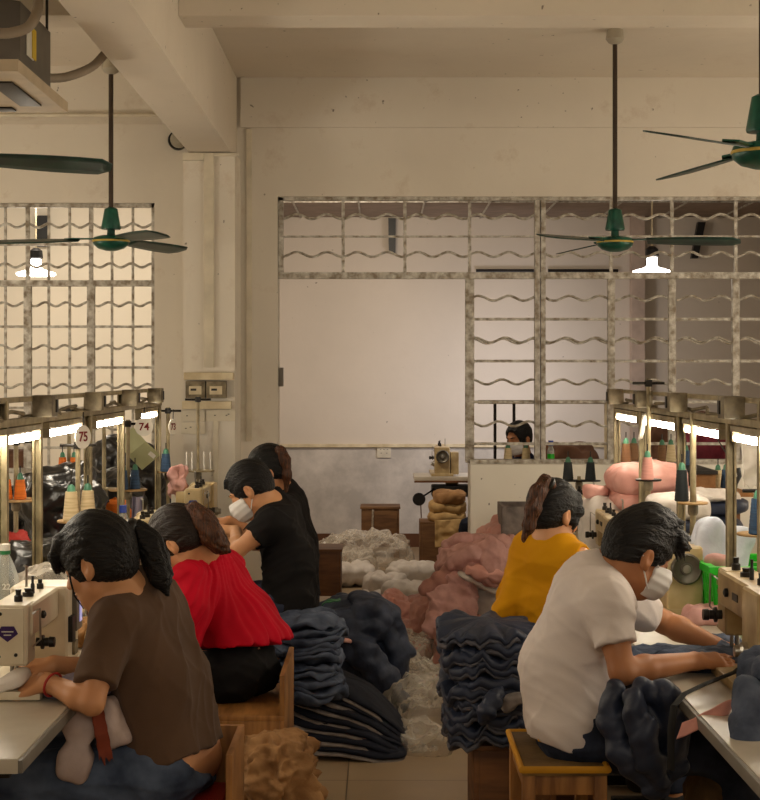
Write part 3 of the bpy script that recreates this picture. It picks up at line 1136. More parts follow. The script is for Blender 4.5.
def duct(pts, r, label):
    P = []
    for i in range(len(pts) - 1):
        p0, p1, p2, p3 = pts[max(0, i - 1)], pts[i], pts[i + 1], pts[min(len(pts) - 1, i + 2)]
        for k in range(10):
            u = k / 10
            P.append(0.5 * ((2 * p1) + (p2 - p0) * u + (2 * p0 - 5 * p1 + 4 * p2 - p3) * u * u + (3 * p1 - p0 - 3 * p2 + p3) * u ** 3))
    P.append(pts[-1])
    rs = [r * (1 + .05 * (i % 2)) for i in range(len(P))]
    o = MB().tube(P, rs, 14).build('flexible_duct', M['duct'])
    return tag(o, label, 'duct', 'ducts of the air conditioner')


duct([W(46, 78, 6.72), W(66, 77, 6.85), W(90, 68, 7.0), W(103, 56, 7.03), W(112, 45, 7.04)], .019, 'wrapped duct curving from unit up to main beam')
duct([W(-6, 33, 5.90), W(10, 33, 5.90), W(28, 27, 5.92), W(37, 12, 6.0), W(38, -8, 6.05), W(37, -40, 6.1)], .019, 'wrapped duct bending upward at front of the unit')
# ============================================================ TABLES, MACHINES, RAILS
TZ = 0.75


def sewing_table(side, y0, y1, label, x0=.82, x1=1.42, group='sewing tables in the two work rows', top='table'):
    xc, yc = side * (x0 + x1) / 2, (y0 + y1) / 2
    t = thing('sewing_table', label, 'table', (xc, yc, 0), group)
    MB().box((xc, yc, TZ - .02), (x1 - x0, y1 - y0 - .01, .035), .006).build('tabletop', M[top], t)
    MB().box((side * (x0 - .004), yc, TZ - .021), (.012, y1 - y0 - .012, .03), .004).build('edge_strip', M['tabletrim'], t)
    for yy in (y0 + .16, y1 - .16):
        mb = MB()
        mb.box((xc + side * .05, yy, .38), (.05, .05, .70), .006)
        mb.box((xc, yy, .03), (x1 - x0 - .08, .05, .04), .006)
        mb.box((xc, yy, TZ - .06), (x1 - x0 - .1, .05, .04), .006)
        mb.build('leg', M['dark'], t)
    MB().box((xc + side * .05, yc, .30), (.04, y1 - y0 - .36, .04), .004).build('crossbar', M['dark'], t)
    MB().box((xc, yc - .05, .09), (.36, .42, .03), .006).build('treadle', M['dark'], t)
    MB().box((xc + side * .1, yc + .12, .60), (.17, .24, .18), .03).build('motor', M['black'], t)
    return t


for y0, y1, a, b in ((3.62, 4.86, 'grey topped sewing table at which the brown shirt woman works', 'grey topped sewing table at which the man in white works'),
                     (4.88, 6.10, 'sewing table before the woman in red', 'sewing table carrying the machine with the big handwheel'),
                     (6.12, 7.34, 'sewing table behind the one before the woman in red', 'third sewing table down the row behind the man in white'),
                     (7.36, 8.62, 'farthest sewing table of the row beneath the column', 'farthest sewing table by the partition sill')):
    sewing_table(-1, y0, y1, a)
    sewing_table(1, y0 - (.35 if y0 < 4 else 0), y1, b)
for y0, y1, a, b in ((5.3, 6.9, 'back row table with red cloth and black bags', 'back row table with green basket'),
                     (6.95, 8.6, 'back row table below the orange thread cones', 'back row table with dark folded jackets')):
    sewing_table(-1, y0, y1, a, 1.46, 2.1, 'back row tables')
    sewing_table(1, y0, y1, b, 1.46, 2.1, 'back row tables')


def machine(label, x, y, right, style='old', z=TZ):
    """needle at the origin, pillar towards +y, operator at +x; right=True turns it round"""
    t = thing('sewing_machine', label, 'sewing machine', (0, 0, 0), 'sewing machines')
    new = style == 'new'
    m = M['mach_white'] if new else M['mach'] if style == 'mid' else M['mach_old']
    pw = .17 if new else .13
    aw = .115 if new else .10
    MB().box((0, .20, .012), (.19, .60, .024), .008).build('bed', m, t)
    b = MB()
    b.box((0, .41, .13), (pw, .17, .235), .016, seg=3)
    b.box((0, .20, .20), (aw, .44, .09), .016, seg=3)
    b.box((0, -.005, .165), (aw - .012, .10, .165), .014, seg=3)
    b.build('body', m, t)
    fp = MB().box((0, -.058, .165), (aw - .03, .008, .15), .003).build('face_plate', m, t)
    for dx, dz in ((-.02, .06), (.022, -.05), (-.024, -.055)):
        MB().lathe((dx, -.062, .165 + dz), [(.005, 0), (.005, .003), (.001, .0035)], (0, -1, 0), 10).build('screw', M['dark'], fp)
    q = [(.028, 0), (.017, .020), (-.017, .020), (-.028, 0), (0, -.022)]
    if style != 'old':
        bd = MB().prism([(a, -.0625, .172 + c) for a, c in q], (0, -.002, 0)).build('badge', M['purple'] if new else M['blue_badge'], fp)
        MB().box((0, -.0655, .178), (.032, .001, .003)).build('badge_line', M['paper_white'], bd)
        MB().box((0, -.0655, .169), (.020, .001, .003)).build('badge_line', M['paper_white'], bd)
    MB().tube([(0, -.01, .09), (0, -.01, .02)], .006, 8).build('needle_bar', M['steel'], t)
    MB().tube([(.014, -.015, .09), (.014, -.015, .03), (.004, -.035, .026)], .005, 8).build('presser_foot', M['steel'], t)
    MB().box((0, -.01, .0255), (.07, .09, .003)).build('needle_plate', M['steel'], t)
    k = MB()
    k.lathe((aw / 2, .03, .135), [(.012, 0), (.012, .012), (.02, .014), (.02, .02), (.012, .022), (.012, .034), (.015, .036), (.014, .05)], (1, 0, 0), 16)
    k.build('tension_knob', M['dark'], t)
    MB().tube([(aw / 2, -.02, .22), (aw / 2 + .02, -.02, .235), (aw / 2 + .022, -.02, .15), (aw / 2, -.02, .13)], .003, 6).build('take_up_guard', M['steel'], t)
    MB().lathe((aw / 2, .10, .20), [(.011, 0), (.011, .008), (.004, .012)], (1, 0, 0), 12).build('thread_guide', M['dark'], t)
    for py, h, r in ((.02, .035, .012), (.14, .022, .016), (.20, .05, .006), (.30, .028, .010)):
        MB().lathe((.01, py, .245), [(r, 0), (r, h * .5), (r * .6, h * .6), (r * .7, h), (.001, h)], n=12).build('top_knob', M['dark'], t)
    MB().lathe((0, .495, .17), [(.02, 0), (.035, .006), (.05, .008), (.056, .016), (.056, .028), (.05, .033), (.044, .026), (.022, .022), (.02, .032), (.001, .033)], (0, 1, 0), 36).build('handwheel', M['wheel'], t)
    MB().lathe((0, .526, .17), [(.015, 0), (.014, .006), (.001, .007)], (0, 1, 0), 20).build('wheel_hub', M['steel'], t)
    MB().tube([(-.03, .30, .25), (-.03, .30, .31), (-.03, .27, .315)], .004, 6).build('thread_post', M['steel'], t)
    if new:
        pn = MB().box((pw / 2 + .006, .44, .165), (.016, .09, .12), .004).build('control_panel', M['tabletrim'], t)
        MB().box((pw / 2 + .0145, .455, .17), (.002, .035, .085)).build('screen', M['screen'], pn)
        MB().box((pw / 2 + .006, .36, .12), (.014, .05, .075), .004).build('button_panel', M['dark'], t)
        MB().box((pw / 2 + .004, .42, .055), (.01, .05, .04), .003).build('name_plate', M['railbox'], t)
    else:
        MB().box((aw / 2 + .001, .19, .20), (.003, .06, .018)).build('name_plate', M['dark'], t)
        MB().lathe((pw / 2, .38, .10), [(.022, 0), (.022, .012), (.014, .018), (.014, .03), (.001, .031)], (1, 0, 0), 20).build('stitch_dial', M['steel'], t)
        MB().box((-.105, .42, .11), (.07, .13, .19), .01).build('motor_box', m, t)
        MB().tube([(.03, .485, .06), (.03, .49, .06)], .006, 8).build('screw', M['dark'], t)
        MB().tube([(-.04, .485, .06), (-.04, .49, .06)], .006, 8).build('screw', M['dark'], t)
    t.location = (x, y, z)
    t.rotation_euler = (0, 0, PI if right else 0)
    return t


machine('cream white sewing machine with purple badge and blue screen', -1.0, 4.36, False, 'new')
machine('sewing machine hidden behind the bent woman in red', -1.03, 5.62, False, 'mid')
machine('sewing machine between the ponytail and the blue capped bottle', -1.03, 6.85, False, 'mid')
machine('beige sewing machine with blue badge in front of the column', -.93, 8.02, False, 'mid', z=.80)
o = machine('beige sewing machine over the hands of the man in white', 1.07, 4.78, True, 'old')
o.scale = (1.12, 1.12, 1.16)
machine('beige sewing machine with big round handwheel facing the aisle', 1.10, 6.26, True, 'mid')
machine('beige sewing machine behind the hair of the man in white', 1.04, 7.35, True, 'old')
machine('sewing machine next to the two black cones by the sill', 1.06, 8.45, True, 'mid')


# ---------------------------------------------------- light rails
def light_rail(side, posts, boxes, lamps, label, names):
    X = side * 1.2
    ys = [p for p in posts]
    t = thing('light_rail', label, 'light rail', (X, (ys[0] + ys[-1]) / 2, TZ), 'light rails over the work rows')
    y0, y1 = min(ys) - .5, max(ys) + .03
    MB().box((X, (y0 + y1) / 2, 1.462), (.036, y1 - y0, .024), .004).build('lower_channel', M['rail'], t)
    MB().box((X, (y0 + y1) / 2, 1.535), (.026, y1 - y0, .018), .004).build('upper_bar', M['rail'], t)
    MB().tube([(X + .02 * math.sin(i * 2.1), y0 + (y1 - y0) * i / 40, 1.485 + .012 * math.sin(i * 1.3)) for i in range(41)], .007, 8).build('cable', M['railbox'], t)
    for y in posts:
        mb = MB()
        mb.box((X - .012, y, (TZ + 1.535) / 2), (.007, .03, 1.535 - TZ))
        mb.box((X + .012, y, (TZ + 1.535) / 2), (.007, .03, 1.535 - TZ))
        mb.box((X, y + .012, (TZ + 1.535) / 2), (.024, .006, 1.535 - TZ))
        mb.box((X, y, TZ + .005), (.08, .08, .01))
        mb.build('post', M['rail'], t)
    for y in boxes:
        bx = MB().box((X - side * .045, y, 1.51), (.07, .10, .075), .006).build('junction_box', M['railbox'], t)
        MB().box((X - side * .082, y + .02, 1.51), (.006, .03, .045), .002).build('box_switch', M['dark'], bx)
        MB().box((X - side * .01, y + .09, 1.51), (.04, .05, .06), .004).build('starter_box', M['rail'], t)
    for (a, b), nm in zip(lamps, names):
        l = thing('tube_lamp', nm, 'lamp', (X, (a + b) / 2, 1.405), 'fluorescent lamps under the rails')
        MB().box((X, (a + b) / 2, 1.436), (.034, b - a, .02), .003).build('lamp_housing', M['rail'], l)
        MB().tube([(X, a + .03, 1.405), (X, b - .03, 1.405)], .0130, 12).build('lamp_tube', M['tube'], l)
        for q in (a + .015, b - .015):
            MB().box((X, q, 1.411), (.03, .025, .04), .003).build('lamp_holder', M['railbox'], l)
    return t


dl = lambda px: 1.2 * FPX / abs(px - 380)
light_rail(-1, [dl(3), dl(37.5), dl(88), dl(121), dl(158)], [dl(32), dl(84), dl(121), dl(147)],
           [(4.35, dl(38)), (dl(44.5), dl(81)), (dl(92.5), dl(121)), (dl(138), dl(155.5))], 'cream steel light rail over the work row with the brown shirt woman',
           ['lit tube lamp cut by left picture edge beside the bottle', 'lit tube lamp left of the round 75 tag', 'lit tube lamp between the 75 tag and the 74 tag', 'short lit tube lamp at the rail end near the meter boxes'])
light_rail(1, [dl(763), dl(731), dl(681), dl(642.5), dl(617)], [dl(745), dl(688), dl(653), dl(624)],
           [(4.35, dl(735)), (dl(724), dl(686)), (dl(679), dl(645)), (dl(640), dl(618))], 'cream steel light rail over the work row with the man in white',
           ['lit tube lamp cut by right picture edge above the blue cones', 'lit tube lamp right of the thin jointed pole', 'lit tube lamp above the pink puffy stack', 'lit tube lamp at the rail end over the pink puffy stack'])


# ---------------------------------------------------- thread cones and their stands
def cone(label, loc, m, h=.11, r=.032, group=None):
    x, y, z = loc
    t = thing('thread_cone', label, 'thread cone', loc, group)
    prof = [(r * .85, 0)]
    for i in range(9):
        q = i / 8
        rr = r * (1.0 - .28 * q)
        prof += [(rr, .004 + h * .86 * q * .98), (rr - .0012, .004 + h * .86 * (q * .98 + .05))]
    prof.append((r * .5, h * .92))
    MB().lathe(loc, prof, n=20).build('thread', M[m], t)
    MB().lathe((x, y, z + h * .9), [(r * .55, 0), (r * .42, .022), (r * .2, .03), (.001, .03)], n=16).build('spool_tip', M['green_tip'], t)
    MB().tube([(x, y, z + h), (x, y, z + h + .05)], .003, 6).build('spindle', M['dark'], t)
    return t


def thread_stand(label, loc, top, disc_z, discr=.08, arms=True, base=TZ, m='rail', disc='disc', r=.010):
    x, y = loc
    t = thing('thread_stand', label, 'thread stand', (x, y, base), 'thread stands')
    MB().tube([(x, y, base), (x, y, top)], r, 10).build('pole', M[m], t)
    MB().lathe((x, y, base), [(.03, 0), (.03, .012), (.016, .03), (.011, .035)], n=16).build('foot', M['dark'], t)
    MB().lathe((x, y, disc_z), [(.001, -.008), (discr, -.008), (discr + .002, -.003), (discr, 0), (.001, 0)], n=28).build('spool_tray', M[disc], t)
    MB().lathe((x, y, disc_z - .05), [(.016, 0), (.02, .01), (.02, .035), (.014, .042)], n=12).build('clamp', M['railbox'], t)
    if arms:
        a = MB().tube([(x - .07, y - .01, top - .02), (x + .07, y + .01, top - .02)], .006, 8)
        a.box((x, y, top - .02), (.03, .03, .03), .005)
        a.build('guide_arm', M['dark'], t)
    return t


def P_(px, py, d):
    return W(px, py, d)


# left row
a = P_(78, 520, 6.3)
thread_stand('thread stand holding the two beige cones', (a.x, a.y), 1.36, a.z)
cone('beige thread cone left one on ply tray', (a.x - .02, a.y - .035, a.z), 'beige_thread', .125, .033, 'beige cones')
cone('beige thread cone right one on ply tray', (a.x + .033, a.y + .03, a.z), 'beige_thread', .125, .033, 'beige cones')
a = P_(16, 499, 6.6)
thread_stand('thread stand holding the two big orange cones', (a.x, a.y), 1.36, a.z, .10)
cone('big orange thread cone left one of the pair', (a.x - .035, a.y - .02, a.z), 'orange', .088, .026, 'big orange cones')
cone('big orange thread cone right one of the pair', (a.x + .022, a.y - .02, a.z), 'orange', .088, .026, 'big orange cones')
a = P_(69, 473, 8.4)
thread_stand('thread stand holding the far orange cones above black bag', (a.x, a.y), 1.45, a.z, .07)
cone('small orange thread cone left one behind black bag', (a.x - .03, a.y - .02, a.z), 'orange', .09, .026, 'far orange cones')
cone('small orange thread cone right one behind black bag', (a.x + .03, a.y - .02, a.z), 'orange', .09, .026, 'far orange cones')
a = P_(128, 489, 7.7)
thread_stand('thread stand in front of the folded card', (a.x, a.y), 1.40, a.z, .09)
cone('blue thread cone left one below the folded card', (a.x - .018, a.y - .04, a.z), 'blue_thread', .10, .027, 'blue cones by the card')
cone('blue thread cone right one below the folded card', (a.x + .034, a.y + .0, a.z), 'blue_thread', .10, .027, 'blue cones by the card')
a = P_(168, 471, 8.68)
thread_stand('thread stand with the 73 tag beside the column', (a.x, a.y), 1.44, a.z, .06)
cone('blue thread cone below the 73 tag', (a.x - .005, a.y - .05, a.z), 'blue_thread', .105, .03, 'blue cones by the column')
a = P_(198, 470, 8.8)
thread_stand('tall empty thread stand in front of the meter boxes', (a.x, a.y), 1.50, a.z, .09, disc='rail', r=.008)
mb = MB()
for dx, nm in ((-.06, 'leftmost'), (-.03, 'second from left'), (.035, 'third from left'), (.07, 'rightmost')):
    tag(MB().tube([(a.x + dx, a.y - .02, a.z), (a.x + dx, a.y - .02, a.z + .10)], .004, 6).build('spool_pin', M['steel']), 'thin spool pin on the empty thread tray by the column, ' + nm, 'pin', 'spool pins on the empty tray')
a = P_(104, 488, 7.9)
thread_stand('cream empty thread stand between black bags', (a.x, a.y), 1.40, a.z, .075, disc='rail', arms=False)
# right row
a = P_(648.5, 479, 6.95)
thread_stand('thread stand carrying the pink cone', (a.x, a.y), 1.60, a.z, .055, disc='dark')
cone('pink thread cone on a pole before the puffy stack', (a.x - .012, a.y - .045, a.z), 'pink_thread', .105, .028)
a = P_(693, 502, 6.05)
thread_stand('thin jointed pole stand with dark green cone', (a.x, a.y), 1.47, a.z, .055, r=.012, arms=False)
cone('dark green thread cone beside the jointed pole', (a.x + -.035, a.y + .04, a.z), 'dark_thread', .13, .028)
a = P_(763, 533, 5.35)
thread_stand('thread stand with big dark blue cones at picture edge', (a.x, a.y), 1.25, a.z, .085)
cone('big dark blue thread cone nearer one at picture edge', (a.x - .025, a.y - .045, a.z), 'blue_thread', .13, .034, 'big dark blue cones')
cone('big dark blue thread cone half hidden at picture edge', (a.x + .035, a.y - .01, a.z), 'blue_thread', .13, .034, 'big dark blue cones')
a = P_(579, 480, 8.6)
thread_stand('low stand with the two black cones', (a.x, a.y), a.z + .02, a.z, .05, arms=False, disc='dark')
for k, (dx, lab) in enumerate(((-.06, 'black thread cone nearer the yellow shirt woman'), (.06, 'black thread cone nearer the pink puffy stack'))):
    MBd = MB().lathe((a.x + dx, a.y - .01, a.z), [(.001, -.006), (.055, -.006), (.055, 0), (.001, 0)], n=20)
    tag(MBd.build('spool_tray', M['dark']), 'dark tray under ' + lab, 'tray', 'dark cone trays')
    cone(lab, (a.x + dx, a.y - .01, a.z), 'dark_thread', .105, .03, 'black cones')
# small cones far along the right rail
for px, py, d, m_, lab in ((626, 462, 8.0, 'tan_', 'brown thread cone first from rail end behind puffy stack'), (634, 461, 8.3, 'tan_', 'brown thread cone second from rail end'), (662, 462, 8.6, 'tan_', 'brown thread cone beside cream cone behind puffy stack'), (671, 462, 8.5, 'beige_thread', 'cream thread cone behind puffy stack'),
                           (686, 468, 8.4, 'blue_thread', 'blue thread cone behind the puffy stack'), (718, 488, 8.2, 'beige_thread', 'cream thread cone on brown shelf board'), (726, 488, 8.0, 'blue_thread', 'blue thread cone on brown shelf board')):
    if m_ == 'tan_':
        m_ = 'brown_thread'
        if m_ not in M:
            M[m_] = mat('brown_thread', (120, 84, 52), 0.7, scale=10, stretch=(1, 1, 14))
    a = P_(px, py, d)
    cone(lab, tuple(a), m_, .10, .028, 'far cones of the right rail')
a = P_(666, 463.5, 8.5)
t = thing('spool_shelf', 'narrow board carrying brown and cream cones behind puffy stack', 'shelf', (a.x, a.y, .75), None)
MB().box((a.x - .05, 8.3, a.z - .012), (.40, .8, .02), .003).build('board', M['dark'], t)
for q in (-.2, .1):
    MB().box((a.x + q, 8.4, (a.z - .022 + .75) / 2), (.03, .03, a.z - .022 - .75)).build('leg', M['dark'], t)
a = P_(715, 489, 8.15)
t = thing('spool_shelf', 'brown shelf board above dark folded jackets', 'shelf', (a.x, a.y, .75), None)
MB().box((a.x, a.y, a.z - .012), (.28, .5, .02), .003).build('board', M['wood'], t)
for q in (-.11, .11):
    MB().box((a.x + q, a.y, (a.z - .022 + .75) / 2), (.03, .03, a.z - .022 - .75)).build('leg', M['wood_dark'], t)
MB().box((a.x - .09, a.y - .15, a.z + .045), (.10, .12, .09), .004).build('carton', M['tan'], t)


# round number tags
def num_tag(n, px, py, d, r, yaw, label):
    a = P_(px, py, d)
    t = thing('number_tag', label, 'tag', tuple(a), 'round number tags')
    nrm = V((math.sin(yaw), -math.cos(yaw), 0))
    MB().lathe(tuple(a - nrm * .002), [(.001, 0), (r, 0), (r, .003), (.001, .003)], tuple(nrm), 32).build('disc', M['paper_white'], t)
    text('numeral', n, a + nrm * .0022, r * 1.15, M['red_ink'], t, nrm)
    MB().tube([a + V((0, 0, r)), a + V((0, .01, r + .05))], .003, 6).build('hook', M['dark'], t)


num_tag('75', 83, 437, 6.2, .046, 1.05, 'round white tag reading 75 in red under the rail')
num_tag('74', 144, 427, 7.6, .043, .2, 'round white tag reading 74 in red above the card')
num_tag('73', 173, 427, 8.5, .043, 1.15, 'narrow round white tag reading 73 beside column')
a = [P_(116, 441, 7.95), P_(133, 427, 7.85), P_(160, 455, 7.85), P_(142, 470, 7.95)]
t = thing('folded_card', 'green grey folded card hanging open from the rail', 'card', tuple(a[1]))
m1, m2 = (a[0] + a[3]) / 2, (a[1] + a[2]) / 2
MB().prism([a[0], a[1], (a[1] + a[2]) / 2 + V((-.0, -.03, 0)), (a[0] + a[3]) / 2 + V((0, -.03, 0))], (0, .004, 0)).build('card_leaf', M['card'], t)
MB().prism([(a[0] + a[3]) / 2 + V((0, -.031, 0)), (a[1] + a[2]) / 2 + V((0, -.031, 0)), a[2], a[3]], (0, .004, 0)).build('card_leaf', M['card'], t)
q = P_(152, 455, 7.82)
MB().box(tuple(q), (.035, .004, .02), R=Matrix.Rotation(.7, 3, 'Y')).build('printed_label', M['paper_white'], t)
a = P_(645, 427, 7.0)
tag(sheet('paper_slip', a + V((-.012, 0, .05)), V((.022, 0, .01)), V((-.02, .0, -.11)), M['paper_white'], n=(3, 10), amp=.006, freq=12), 'white paper slip hanging from the rail above pink cone', 'paper')


# ---------------------------------------------------- stools and wooden boxes
def plank_box(name, label, cat, x0, x1, y0, y1, z0, z1, m='wood', th=.018, open_top=False, lip=0.0, group=None, legs=0.0):
    t = thing(name, label, cat, ((x0 + x1) / 2, (y0 + y1) / 2, z0), group)
    zb = z0 + legs
    for nm, b in (('front_board', (x0 + th, x1 - th, y0, y0 + th, zb, z1)), ('back_board', (x0 + th, x1 - th, y1 - th, y1, zb, z1)), ('side_board', (x0, x0 + th, y0, y1, zb, z1)), ('side_board', (x1 - th, x1, y0, y1, zb, z1))):
        slab(*b, bev=.003).build(nm, M[m], t)
    slab(x0 + th, x1 - th, y0 + th, y1 - th, zb, zb + th).build('bottom_board', M[m], t)
    if not open_top:
        slab(x0 - lip, x1 + lip, y0 - lip, y1 + lip, z1, z1 + th, bev=.004).build('lid', M[m], t)
    if legs:
        for xx in (x0, x1 - .05):
            for yy in (y0, y1 - .05):
                slab(xx, xx + .05, yy, yy + .05, z0, zb).build('leg', M[m], t)
    return t


# woman in brown: a high-sided box with a seat board inside
t = plank_box('stool_box', 'open wooden box with red pad under the brown shirt woman', 'stool', -.72, -.395, 4.28, 4.66, 0, .395, open_top=False)
for b in ((-.72, -.395, 4.642, 4.66, .413, .60), (-.413, -.395, 4.28, 4.642, .413, .60)):
    slab(*b, bev=.003).build('rim_board', M['wood'], t)
tag(MB().box((-.56, 4.45, .428), (.26, .34, .03), .012, seg=3).build('seat_pad', M['redpad']), 'thin red vinyl pad on the wooden box', 'pad')
t = plank_box('stool_box', 'wooden box stool under the woman in red', 'stool', -.72, -.335, 5.62, 6.22, 0, .40)
slab(-.353, -.335, 5.62, 6.22, .418, .56, bev=.003).build('rim_board', M['wood'], t)
plank_box('stool_box', 'wooden box stool under the black shirt man', 'stool', -.66, -.30, 6.98, 7.34, 0, .45, 'wood_dark')
plank_box('stool_box', 'wooden box stool under the woman with the earbud', 'stool', -.66, -.32, 7.75, 8.1, 0, .40, 'wood_dark')
plank_box('wooden_stool', 'wooden stool just inside the doorway by the black shirt man', 'stool', -.47, -.265, 10.8, 11.15, 0, .42, 'wood_dark', legs=.12, lip=.01)
plank_box('stool_box', 'wooden box stool under the yellow shirt woman', 'stool', .42, .78, 5.85, 6.2, 0, .45, 'wood_dark')
# white man: a framed wooden stool with webbing trimmed seat
t = thing('wooden_stool', 'wooden frame stool with yellow edged seat under the man in white', 'stool', (.54, 4.72, 0))
for xx in (.415, .615):
    for yy in (4.475, 4.895):
        MB().box((xx, yy, .25), (.036, .036, .50), .003).build('leg', M['wood'], t)
for b in ((.415, .615, 4.465, 4.488, .445, .50), (.415, .615, 4.885, 4.905, .445, .50), (.405, .425, 4.48, 4.89, .445, .50), (.605, .625, 4.48, 4.89, .445, .50), (.415, .615, 4.465, 4.485, .12, .15)):
    slab(*b, bev=.003).build('apron', M['wood'], t)
st = slab(.395, .635, 4.45, 4.92, .50, .522, bev=.008).build('seat', M['kraft'], t)
MB().tube([(.395, 4.45, .519), (.635, 4.45, .519), (.635, 4.92, .519), (.395, 4.92, .519)], .010, 8, closed=True).build('seat_piping', M['yellow_trim'], st)
# bench box under the dark jacket stack
plank_box('wooden_box', 'wooden box carrying the stack of dark jackets', 'box', .32, .60, 5.45, 5.85, 0, .335, 'wood_dark')
# inner room stools
t = plank_box('wooden_stool', 'dusty brown box stool against inner wall hung with striped tape', 'stool', -.165, .17, 14.1, 14.45, 0, .43, 'wood_far', lip=.01, legs=.13)
MB().box((.05, 14.095, .30), (.20, .02, .22), .002).build('drawer_front', M['wood_far'], t)
tag(sheet('measuring_tape', V((-.07, 14.07, .43)), V((.018, 0, 0)), V((-.015, 0, -.40)), M['tape'], n=(2, 20), amp=.004), 'striped measuring tape hanging down the far stool', 'tape')
plank_box('wooden_stool', 'brown box under the folded cream cloth by inner table', 'stool', .33, .72, 13.2, 13.55, 0, .38, 'wood_far')
# inner table with its machine
t = thing('sewing_table', 'inner room sewing table beside the partition panel', 'table', (.7, 13.8, 0), None)
slab(.29, 1.3, 13.55, 14.1, .715, .75, bev=.005).build('tabletop', M['table'], t)
slab(.29, 1.3, 13.54, 13.555, .70, .715).build('edge_strip', M['wood_dark'], t)
for xx in (.62, 1.2):
    MB().box((xx, 13.8, .36), (.11, .05, .70)).build('leg', M['mach_old'], t)
MB().box((.62, 13.75, .62), (.36, .2, .10), .02).build('motor', M['black'], t)
k = MB().lathe((.33, 13.55, .56), [(.05, 0), (.055, .008), (.05, .016), (.001, .016)], (0, -1, 0), 24)
k.build('knee_lifter', M['black'], t)
MB().tube([(.33, 13.56, .56), (.50, 13.68, .66)], .008, 8).build('lifter_rod', M['dark'], t)
MB().tube([(.345, 13.56, .52), (.35, 13.56, .40)], .005, 8).build('lifter_cord', M['brown_cloth'], t)
machine('beige sewing machine alone on the inner room table', .53, 14.08, True, 'old')
# ============================================================ PEOPLE
def head(s, c, R, sc=1.0, k=.018):
    """the head's solids: c the middle of the skull, R rows right/forward/up"""
    c = np.array(c)
    L = lambda r, f, u: c + (np.array([r, f, u]) * sc) @ R
    s.ell(L(0, -.012, .028), np.array((.074, .096, .086)) * sc, R, k)
    s.ell(L(0, .030, -.030), np.array((.060, .066, .080)) * sc, R, k)
    s.ell(L(0, .052, -.090), np.array((.034, .034, .026)) * sc, R, .03)
    s.cap(L(-.045, .01, -.07), L(0, .055, -.095), .020 * sc, .018 * sc, .03)
    s.cap(L(.045, .01, -.07), L(0, .055, -.095), .020 * sc, .018 * sc, .03)
    s.ell(L(0, .080, .022), np.array((.050, .018, .012)) * sc, R, .015)
    for q in (-1, 1):
        s.ell(L(q * .032, .100, .000), np.array((.017, .015, .011)) * sc, R, .010, 's')
        s.ell(L(q * .032, .080, .000), np.array((.014, .013, .012)) * sc, R, .004)
        s.ell(L(q * .038, .068, -.035), np.array((.022, .022, .020)) * sc, R, .02)
        # ear: a shell with a hollow
        s.ell(L(q * .080, -.012, -.014), np.array((.014, .020, .032)) * sc, R, .008)
        s.ell(L(q * .096, -.008, -.010), np.array((.012, .011, .020)) * sc, R, .005, 's')
        s.cap(L(q * .078, -.004, -.040), L(q * .078, -.002, -.044), .007 * sc, None, .008)
    s.cap(L(0, .094, .004), L(0, .116, -.034), .008 * sc, .012 * sc, .012)
    for q in (-1, 1):
        s.ell(L(q * .011, .106, -.038), np.array((.009, .010, .008)) * sc, R, .006)
    s.ell(L(0, .094, -.064), np.array((.022, .010, .006)) * sc, R, .006)
    s.ell(L(0, .092, -.074), np.array((.019, .010, .007)) * sc, R, .006)
    s.ell(L(0, .100, -.0685), np.array((.024, .006, .0016)) * sc, R, .004, 's')
    return L


def hand(s, w, d, n, side, spread=.16, curl=.5, sc=1.0, thumb=1.0):
    """w wrist, d where the hand points, n out of the back of the hand, side towards the thumb"""
    w, d, n = V(w), V(d).normalized(), V(n)
    n = (n - d * n.dot(d)).normalized()
    t = d.cross(n)
    if t.dot(V(side)) < 0:
        t = -t
    kn = w + d * .085 * sc
    s.fcap(w + d * .005, kn - d * .008, .015 * sc, .0125 * sc, t, .014 * sc, .030 * sc, .02)
    for i, (o, l) in enumerate(((.031, .068), (.010, .077), (-.011, .071), (-.031, .055))):
        b = kn + t * o * sc
        dr = (d + t * spread * o / .03 * .5)
        pts, a = [b - d * .012], 0.0
        p = b - d * .012
        cu = curl * (1 + .12 * i)
        for j, fr in enumerate((.50, .32, .24)):
            a += cu * (.55, .75, .5)[j]
            p = p + (dr.normalized() * math.cos(a) - n * math.sin(a)) * l * fr * sc * 1.1
            pts.append(p)
        s.chain(pts, [.0094 * sc, .0086 * sc, .0078 * sc, .0066 * sc], .005)
    b = w + d * .022 * sc + t * .024 * sc - n * .004
    m = b + (d * .65 + t * .72 * thumb - n * .25).normalized() * .042 * sc
    e = m + (d * .95 + t * .25 * thumb - n * .25).normalized() * .034 * sc
    f_ = e + (d * 1.0 - n * .2).normalized() * .022 * sc
    s.chain([b, m, e, f_], [.0145 * sc, .0115 * sc, .0095 * sc, .0075 * sc], .010)


def spine(s, J, inf=0.0, k=.05, lo=None):
    lat = J['lat']
    t0, t1, t2 = J['t0'], J['t1'], J['t2']
    b = J.get('build', 1.0)
    s.fcap(t0, t1, .078 * b + inf, .088 * b + inf, lat, .095 * b, .075 * b, k)
    s.fcap(t1, t2, .088 * b + inf, .098 * b + inf, lat, .075 * b, .085 * b, k)
    for q in ('L', 'R'):
        s.cap(t0, J['sh' + q], .068 * b + inf, .048 * b + inf * .8, k)


